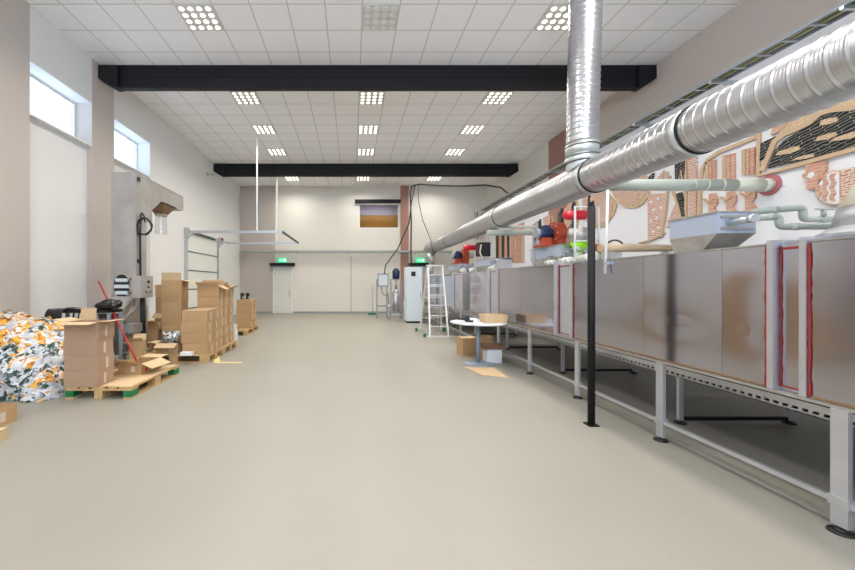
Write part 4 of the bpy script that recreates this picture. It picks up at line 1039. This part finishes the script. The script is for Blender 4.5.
# table frame draped with black film, black bag
t = thing('steel_frame_table', 'low steel frame table beside the packet heap', 'table', (-4.38, 5.68, 0))
f = MB().box(-.24, .66, -.16, -.12, .94, .98).box(-.24, .66, .12, .16, .94, .98).box(-.24, -.20, -.12, .12, .94, .98).box(.62, .66, -.12, .12, .94, .98)
f.build('frame_top', 'black', t)
for x in (-.22, .64):
    for yy in (-.14, .14): MB().box(x-.02, x+.02, yy-.02, yy+.02, 0, .94).build('leg', 'greyp', t)
MB().tube([(.12,-.16,.96), (.04,-.16,.45)], .014, 8).tube([(.20,-.16,.96), (.12,-.16,.5)], .010, 8).build('brace', 'black', t)
MB().box(-.20, .62, -.12, .12, .945, .955).build('shelf', 'greyp', t)
def cloth(pts_fn, nu, nv, name, m, lab, cat, seed=0, amp=.02):
    mb = MB(); g = []
    for i in range(nu+1):
        for j in range(nv+1):
            p = Vector(pts_fn(i/nu, j/nv)); n_ = noise.noise_vector(p*9+Vector((seed, 0, 0)))*amp
            g.append(mb.b.verts.new(p+n_))
    for i in range(nu):
        for j in range(nv):
            f = mb.b.faces.new([g[q] for q in (i*(nv+1)+j, (i+1)*(nv+1)+j, (i+1)*(nv+1)+j+1, i*(nv+1)+j+1)]); f.smooth = True
    o = mb.build(name, m); md = o.modifiers.new('thick', 'SOLIDIFY'); md.thickness = .004
    return tag(o, lab, cat)
def film(u, v):
    x = -4.66+.26*u; 
    if v < .3: y = 5.88-(v/.3)*.40; z = 1.0
    else: y = 5.47-.03*(v-.3); z = 1.0-(v-.3)/.7*(.40-.28*max(0, u-.4)); x -= .06*(v-.3)*(1-u)
    return (x, y, z)
cloth(film, 14, 18, 'black_film', 'film', 'black plastic film draped over the left end of the steel frame table', 'plastic film', 2, .022)
mb = MB(); mb.ball((0,0,.075), 1, (.18,.13,.085), 36)
for v in mb.b.verts: v.co += noise.noise_vector(v.co*9+Vector((3,1,2)))*.05+noise.noise_vector(v.co*30)*.03
for v in mb.b.verts: v.co.z = max(v.co.z, 0)
mb.build('bag_body', 'film', thing('black_bag', 'crumpled black plastic bag lying on the right end of the steel frame table', 'bag', (-3.83, 5.66, .985)))
# broom handle
t = thing('broom', 'red-handled broom leaning from the open box towards the frame table', 'broom', (-2.95, 5.0, .165))
MB().tube([(0,0,.06), (-1.30, 1.04, 1.26)], .013, 10).build('handle', 'redh', t)
MB().box(-.14, .10, -.03, .03, .02, .07).build('head', 'redh', t)
bag = MB(); bag.ball((0,0,.11), 1, (.17,.13,.13), 26)
for v in bag.b.verts: v.co += noise.noise_vector(v.co*13)*.04

# ---------------------------------------------------------------- snack packets
def packmat(name, base, c1, c2, s1=9, th1=.52, th2=.60):
    m = mat(name, base, .32); nt = m.node_tree; N = nt.nodes; L = nt.links; b = N['Principled BSDF']
    tc = N.new('ShaderNodeTexCoord'); oi = N.new('ShaderNodeObjectInfo')
    ad = N.new('ShaderNodeVectorMath'); ad.operation = 'ADD'; sc_ = N.new('ShaderNodeVectorMath'); sc_.operation = 'SCALE'; sc_.inputs[0].default_value = (9, 7, 5)
    L.new(oi.outputs['Random'], sc_.inputs['Scale']); L.new(tc.outputs['Object'], ad.inputs[0]); L.new(sc_.outputs[0], ad.inputs[1])
    prev = None
    for k, (c, th, s) in enumerate(((c1, th1, s1), (c2, th2, s1*2.1))):
        n = N.new('ShaderNodeTexNoise'); n.inputs['Scale'].default_value = s; n.inputs['Detail'].default_value = 1; L.new(ad.outputs[0], n.inputs[0])
        g = N.new('ShaderNodeMath'); g.operation = 'GREATER_THAN'; g.inputs[1].default_value = th; L.new(n.outputs[0], g.inputs[0])
        x = N.new('ShaderNodeMix'); x.data_type = 'RGBA'; x.inputs[6].default_value = (*base, 1); x.inputs[7].default_value = (*c, 1)
        if prev: L.new(prev, x.inputs[6])
        L.new(g.outputs[0], x.inputs[0]); prev = x.outputs[2]
    L.new(prev, b.inputs['Base Color'])
    return m
PM = [('white and dark green', packmat('white green foil', hexc('c2c6ca'), hexc('23423a'), hexc('7d8489'), 13, .49)),
      ('orange and white', packmat('orange white foil', hexc('dfa33a'), hexc('d9d6cf'), hexc('a8641f'), 11)),
      ('white and grey', packmat('white grey foil', hexc('c4c7cc'), hexc('b8bcc2'), hexc('d99a3a'), 8, .5, .66))]
def packet_verts(seed, nu=7, nv=9, w_=.15, l_=.21):
    V = []
    for sgn in (1, -1):
        for i in range(nu+1):
            for j in range(nv+1):
                u, v = i/nu*2-1, j/nv*2-1
                puff = .024*max(0, (1-abs(u)**3))*max(0, (1-abs(v)**3))
                p = Vector((u*w_/2, v*l_/2, sgn*puff))
                p += noise.noise_vector(Vector((p.x*16+seed*5, p.y*16, seed*3+1)))*.026
                V.append(p)
    F = []; n1 = (nu+1)*(nv+1)
    for s in (0, 1):
        for i in range(nu):
            for j in range(nv):
                q = [s*n1+i*(nv+1)+j, s*n1+(i+1)*(nv+1)+j, s*n1+(i+1)*(nv+1)+j+1, s*n1+i*(nv+1)+j+1]
                F.append(q if s == 0 else q[::-1])
    return V, F
packs = []
for k in range(12):
    V_, F_ = packet_verts(k); me = bpy.data.meshes.new('snack_packet'); me.from_pydata(V_, [], F_); me.materials.append(PM[k % 3][1])
    me.polygons.foreach_set('use_smooth', [True]*len(F_)); packs.append((me, V_, F_))
def hgt(x, y):
    u = (x-XL)/1.54; a = max(0, min(1, (y-4.26-.06*math.sin(x*5))/.85)); bb = max(0, min(1, (5.62-y)/.4))
    if u > 1 or u < 0: return 0
    return (.97-.26*u)*math.sqrt(max(0, 1-(1-a)**2.2))*math.sqrt(max(0, 1-u**4.5))*math.sqrt(max(0, 1-(1-bb)**2)) + .035*noise.noise(Vector((x*4, y*4, 0)))
mb = MB(); g = []; nx, ny = 26, 32
for i in range(nx+1):
    for j in range(ny+1):
        x = XL+.02+1.46*i/nx; y = 4.30+1.3*j/ny; g.append(mb.b.verts.new((x, y, max(.0, min(hgt(x, y), hgt(x, y-.12) if y < 5 else 9, hgt(x+.12, y))-.10))))
for i in range(nx):
    for j in range(ny): mb.b.faces.new([g[q] for q in (i*(ny+1)+j, (i+1)*(ny+1)+j, (i+1)*(ny+1)+j+1, i*(ny+1)+j+1)])
v0 = [v.co.copy() for v in mb.b.verts]; F0 = [[v.index for v in f.verts] for f in (mb.b.verts.index_update() or mb.b.faces)]
mb.b.free()
rnd = random.Random(11)
def frame_at(x, y):
    e = .04; n_ = Vector((-(hgt(x+e, y)-hgt(x-e, y))/(2*e), -(hgt(x, y+e)-hgt(x, y-e))/(2*e), 1)).normalized()
    if n_.z < .42: n_ = Vector((n_.x, n_.y, .42*math.hypot(n_.x, n_.y))).normalized()
    q = n_.to_track_quat('Z', 'Y').to_matrix().to_4x4()
    return q @ Matrix.Rotation(rnd.uniform(0, 2*PI), 4, 'Z') @ Matrix.Rotation(rnd.uniform(-.5, .5), 4, 'X') @ Matrix.Rotation(rnd.uniform(-.4, .4), 4, 'Y')
def kind_at(x, y, z):
    r = rnd.random()
    if z > .62: return 1 if r < .50 else (0 if r < .62 else 2)
    return 1 if r < .20 else (0 if r < .64 else 2)
# the countable, largest seeming packets on the front of the heap
SV, SF, SM = list(v0), [list(f) for f in F0], [2]*len(F0)
placed = 0; tries = 0
pts_ = []
while placed < 292 and tries < 9000:
    tries += 1
    # aim at the face towards the aisle and the front
    y = 4.30+rnd.random()**1.5*1.2; x = XL+.10+rnd.random()*1.42
    if x/y < -352/360 - .02: continue
    z = hgt(x, y)
    if z < .0: continue
    steep = 1.0
    dmin = .055 if z > .1 else .07
    if any((x-a)**2+(y-b)**2+(z-c)**2 < dmin**2*2 for a, b, c in pts_): continue
    pts_.append((x, y, z)); k = kind_at(x, y, z); me = packs[k+3*rnd.randrange(4)][0]
    o = bpy.data.objects.new('snack_packet', me); col.objects.link(o)
    zz = max(z+.012, .03)
    o.matrix_world = Matrix.Translation((max(x, XL+.12), y, zz)) @ frame_at(x, y)
    tag(o, PM[k][0]+' crumpled snack packet lying in the heap by the left wall', 'snack packet', PM[k][0]+' snack packets in the heap')
    placed += 1
for q in range(1500):
    x = XL+.10+rnd.random()*1.42; y = 4.30+rnd.random()**1.4*1.25; z = hgt(x, y)
    if z <= .06: continue
    z *= rnd.random()**.35
    k = kind_at(x, y, z); me, V_, F_ = packs[k+3*rnd.randrange(4)]
    mt = Matrix.Translation((max(x, XL+.12), y, max(z-.03, .04))) @ frame_at(x, y); base = len(SV)
    SV += [mt @ v for v in V_]; SF += [[i+base for i in f] for f in F_]; SM += [k]*len(F_)
me = bpy.data.meshes.new('packet_heap'); me.from_pydata(SV, [], SF)
for _, m in PM: me.materials.append(m)
me.polygons.foreach_set('material_index', SM); me.polygons.foreach_set('use_smooth', [True]*len(SF))
o = bpy.data.objects.new('packet_heap', me); col.objects.link(o)
tag(o, 'rest of the heap of crumpled snack packets filling the left corner', 'packet heap', None, 'stuff')
# a clear bag of packets on the open box of the middle pallet
t = thing('packet_bag', 'clear plastic bag full of silver packets on the low open box', 'bag', (-3.25, 6.45, .30))
V2, F2, M2 = [], [], []
for q in range(34):
    a, r_ = rnd.random()*2*PI, rnd.random()**.5*.10
    k = 0 if rnd.random() < .55 else 2; _, V_, F_ = packs[k+3*rnd.randrange(4)]
    zc = .05+rnd.random()*.15; mt = Matrix.Translation((r_*math.cos(a)*(1.25-zc), r_*math.sin(a)*(1.1-zc), zc)) @ Matrix.Rotation(rnd.uniform(0, 6), 4, 'Z') @ Matrix.Rotation(rnd.uniform(-1.3, 1.3), 4, 'X') @ Matrix.Scale(.62, 4)
    base = len(V2); V2 += [mt @ v for v in V_]; F2 += [[i+base for i in f] for f in F_]; M2 += [k]*len(F_)
me = bpy.data.meshes.new('packets'); me.from_pydata(V2, [], F2)
for _, m in PM: me.materials.append(m)
me.polygons.foreach_set('material_index', M2); me.polygons.foreach_set('use_smooth', [True]*len(F2))
o = bpy.data.objects.new('packets', me); col.objects.link(o); o.parent = t; o['kind'] = 'stuff'
bag.build('plastic_film', 'bag', t)

# ---------------------------------------------------------------- sectional door in the left wall
D = bpy.data.objects.new('door_3', None); col.objects.link(D); D['kind'] = 'structure'
dy0, dy1 = 11.25, 13.75
for k in range(5):
    MB().box(XL+.0, XL+.045, dy0, dy1, .012+k*.60, .598+k*.60-.008).build('door_panel', 'panelw', D)
    if k < 4: MB().box(XL+.0, XL+.06, dy0, dy1, .588+k*.60, .614+k*.60).build('gasket', 'gasket', D)
t = thing('door_track', 'galvanised overhead track frame of the sectional door on left wall', 'door track', (XL, 0, 0))
for y, x1 in ((dy0-.06, 3.03), (dy1+.06, 3.13)):
    MB().box(.0, .09, y-.03, y+.03, 0, 2.95).build('side_track', 'galv', t)
    MB().tube(arc((.42, 2.62), .36, PI, PI/2, 8, 'xz', y), .022, 8).build('curved_track', 'galv', t)
    zz = 3.0 if y < 12 else 2.94
    MB().box(.40 if y > 12 else .05, x1, y-.025, y+.025, zz-.05, zz+.03).build('overhead_track', 'galv', t)
MB().loft([(3.02, dy0-.06, 2.95), (3.06, dy0-.06, 2.95), (3.06, dy0-.06, 3.02), (3.02, dy0-.06, 3.02)], [(3.12, dy1+.06, 2.90), (3.16, dy1+.06, 2.90), (3.16, dy1+.06, 2.97), (3.12, dy1+.06, 2.97)]).build('end_bar', 'spring', t)
MB().cyl((.10, dy0-.15, 3.02), (.10, dy1+.15, 3.02), .018, n=10).build('shaft', 'galv', t)
sp_ = [(.10+.04*math.cos(a*.9), dy0+.3+a*.0098, 3.02+.04*math.sin(a*.9)) for a in range(0, 190)]
MB().tube(sp_, .009, 5).build('torsion_spring', 'spring', t)
for y in (dy0-.1, dy1+.1): MB().cyl((.10, y-.03, 3.02), (.10, y+.03, 3.02), .09, n=18).box(0, .16, y-.015, y+.015, 2.9, 3.12).build('cable_drum', 'galv', t)
MB().box(.03, .2, dy1+.15, dy1+.25, 3.02, 3.14).build('end_stop', 'seal', t)
MB().box(2.23, 2.27, dy0-.08, dy0-.04, 3.03, H-.001).build('hanger_rod', 'alu', t)
MB().box(2.30, 2.34, dy1+.04, dy1+.08, 2.97, H-.001).build('hanger_rod', 'alu', t)
t = thing('wall_hook', 'small steel bracket on the left wall near the farther beam', 'bracket', (XL, 12.9, 5.3))
MB().box(0, .22, -.012, .012, -.012, .012).box(0, .02, -.04, .04, -.06, .06).box(.2, .22, -.012, .012, -.06, .06).build('hook', 'galv', t)
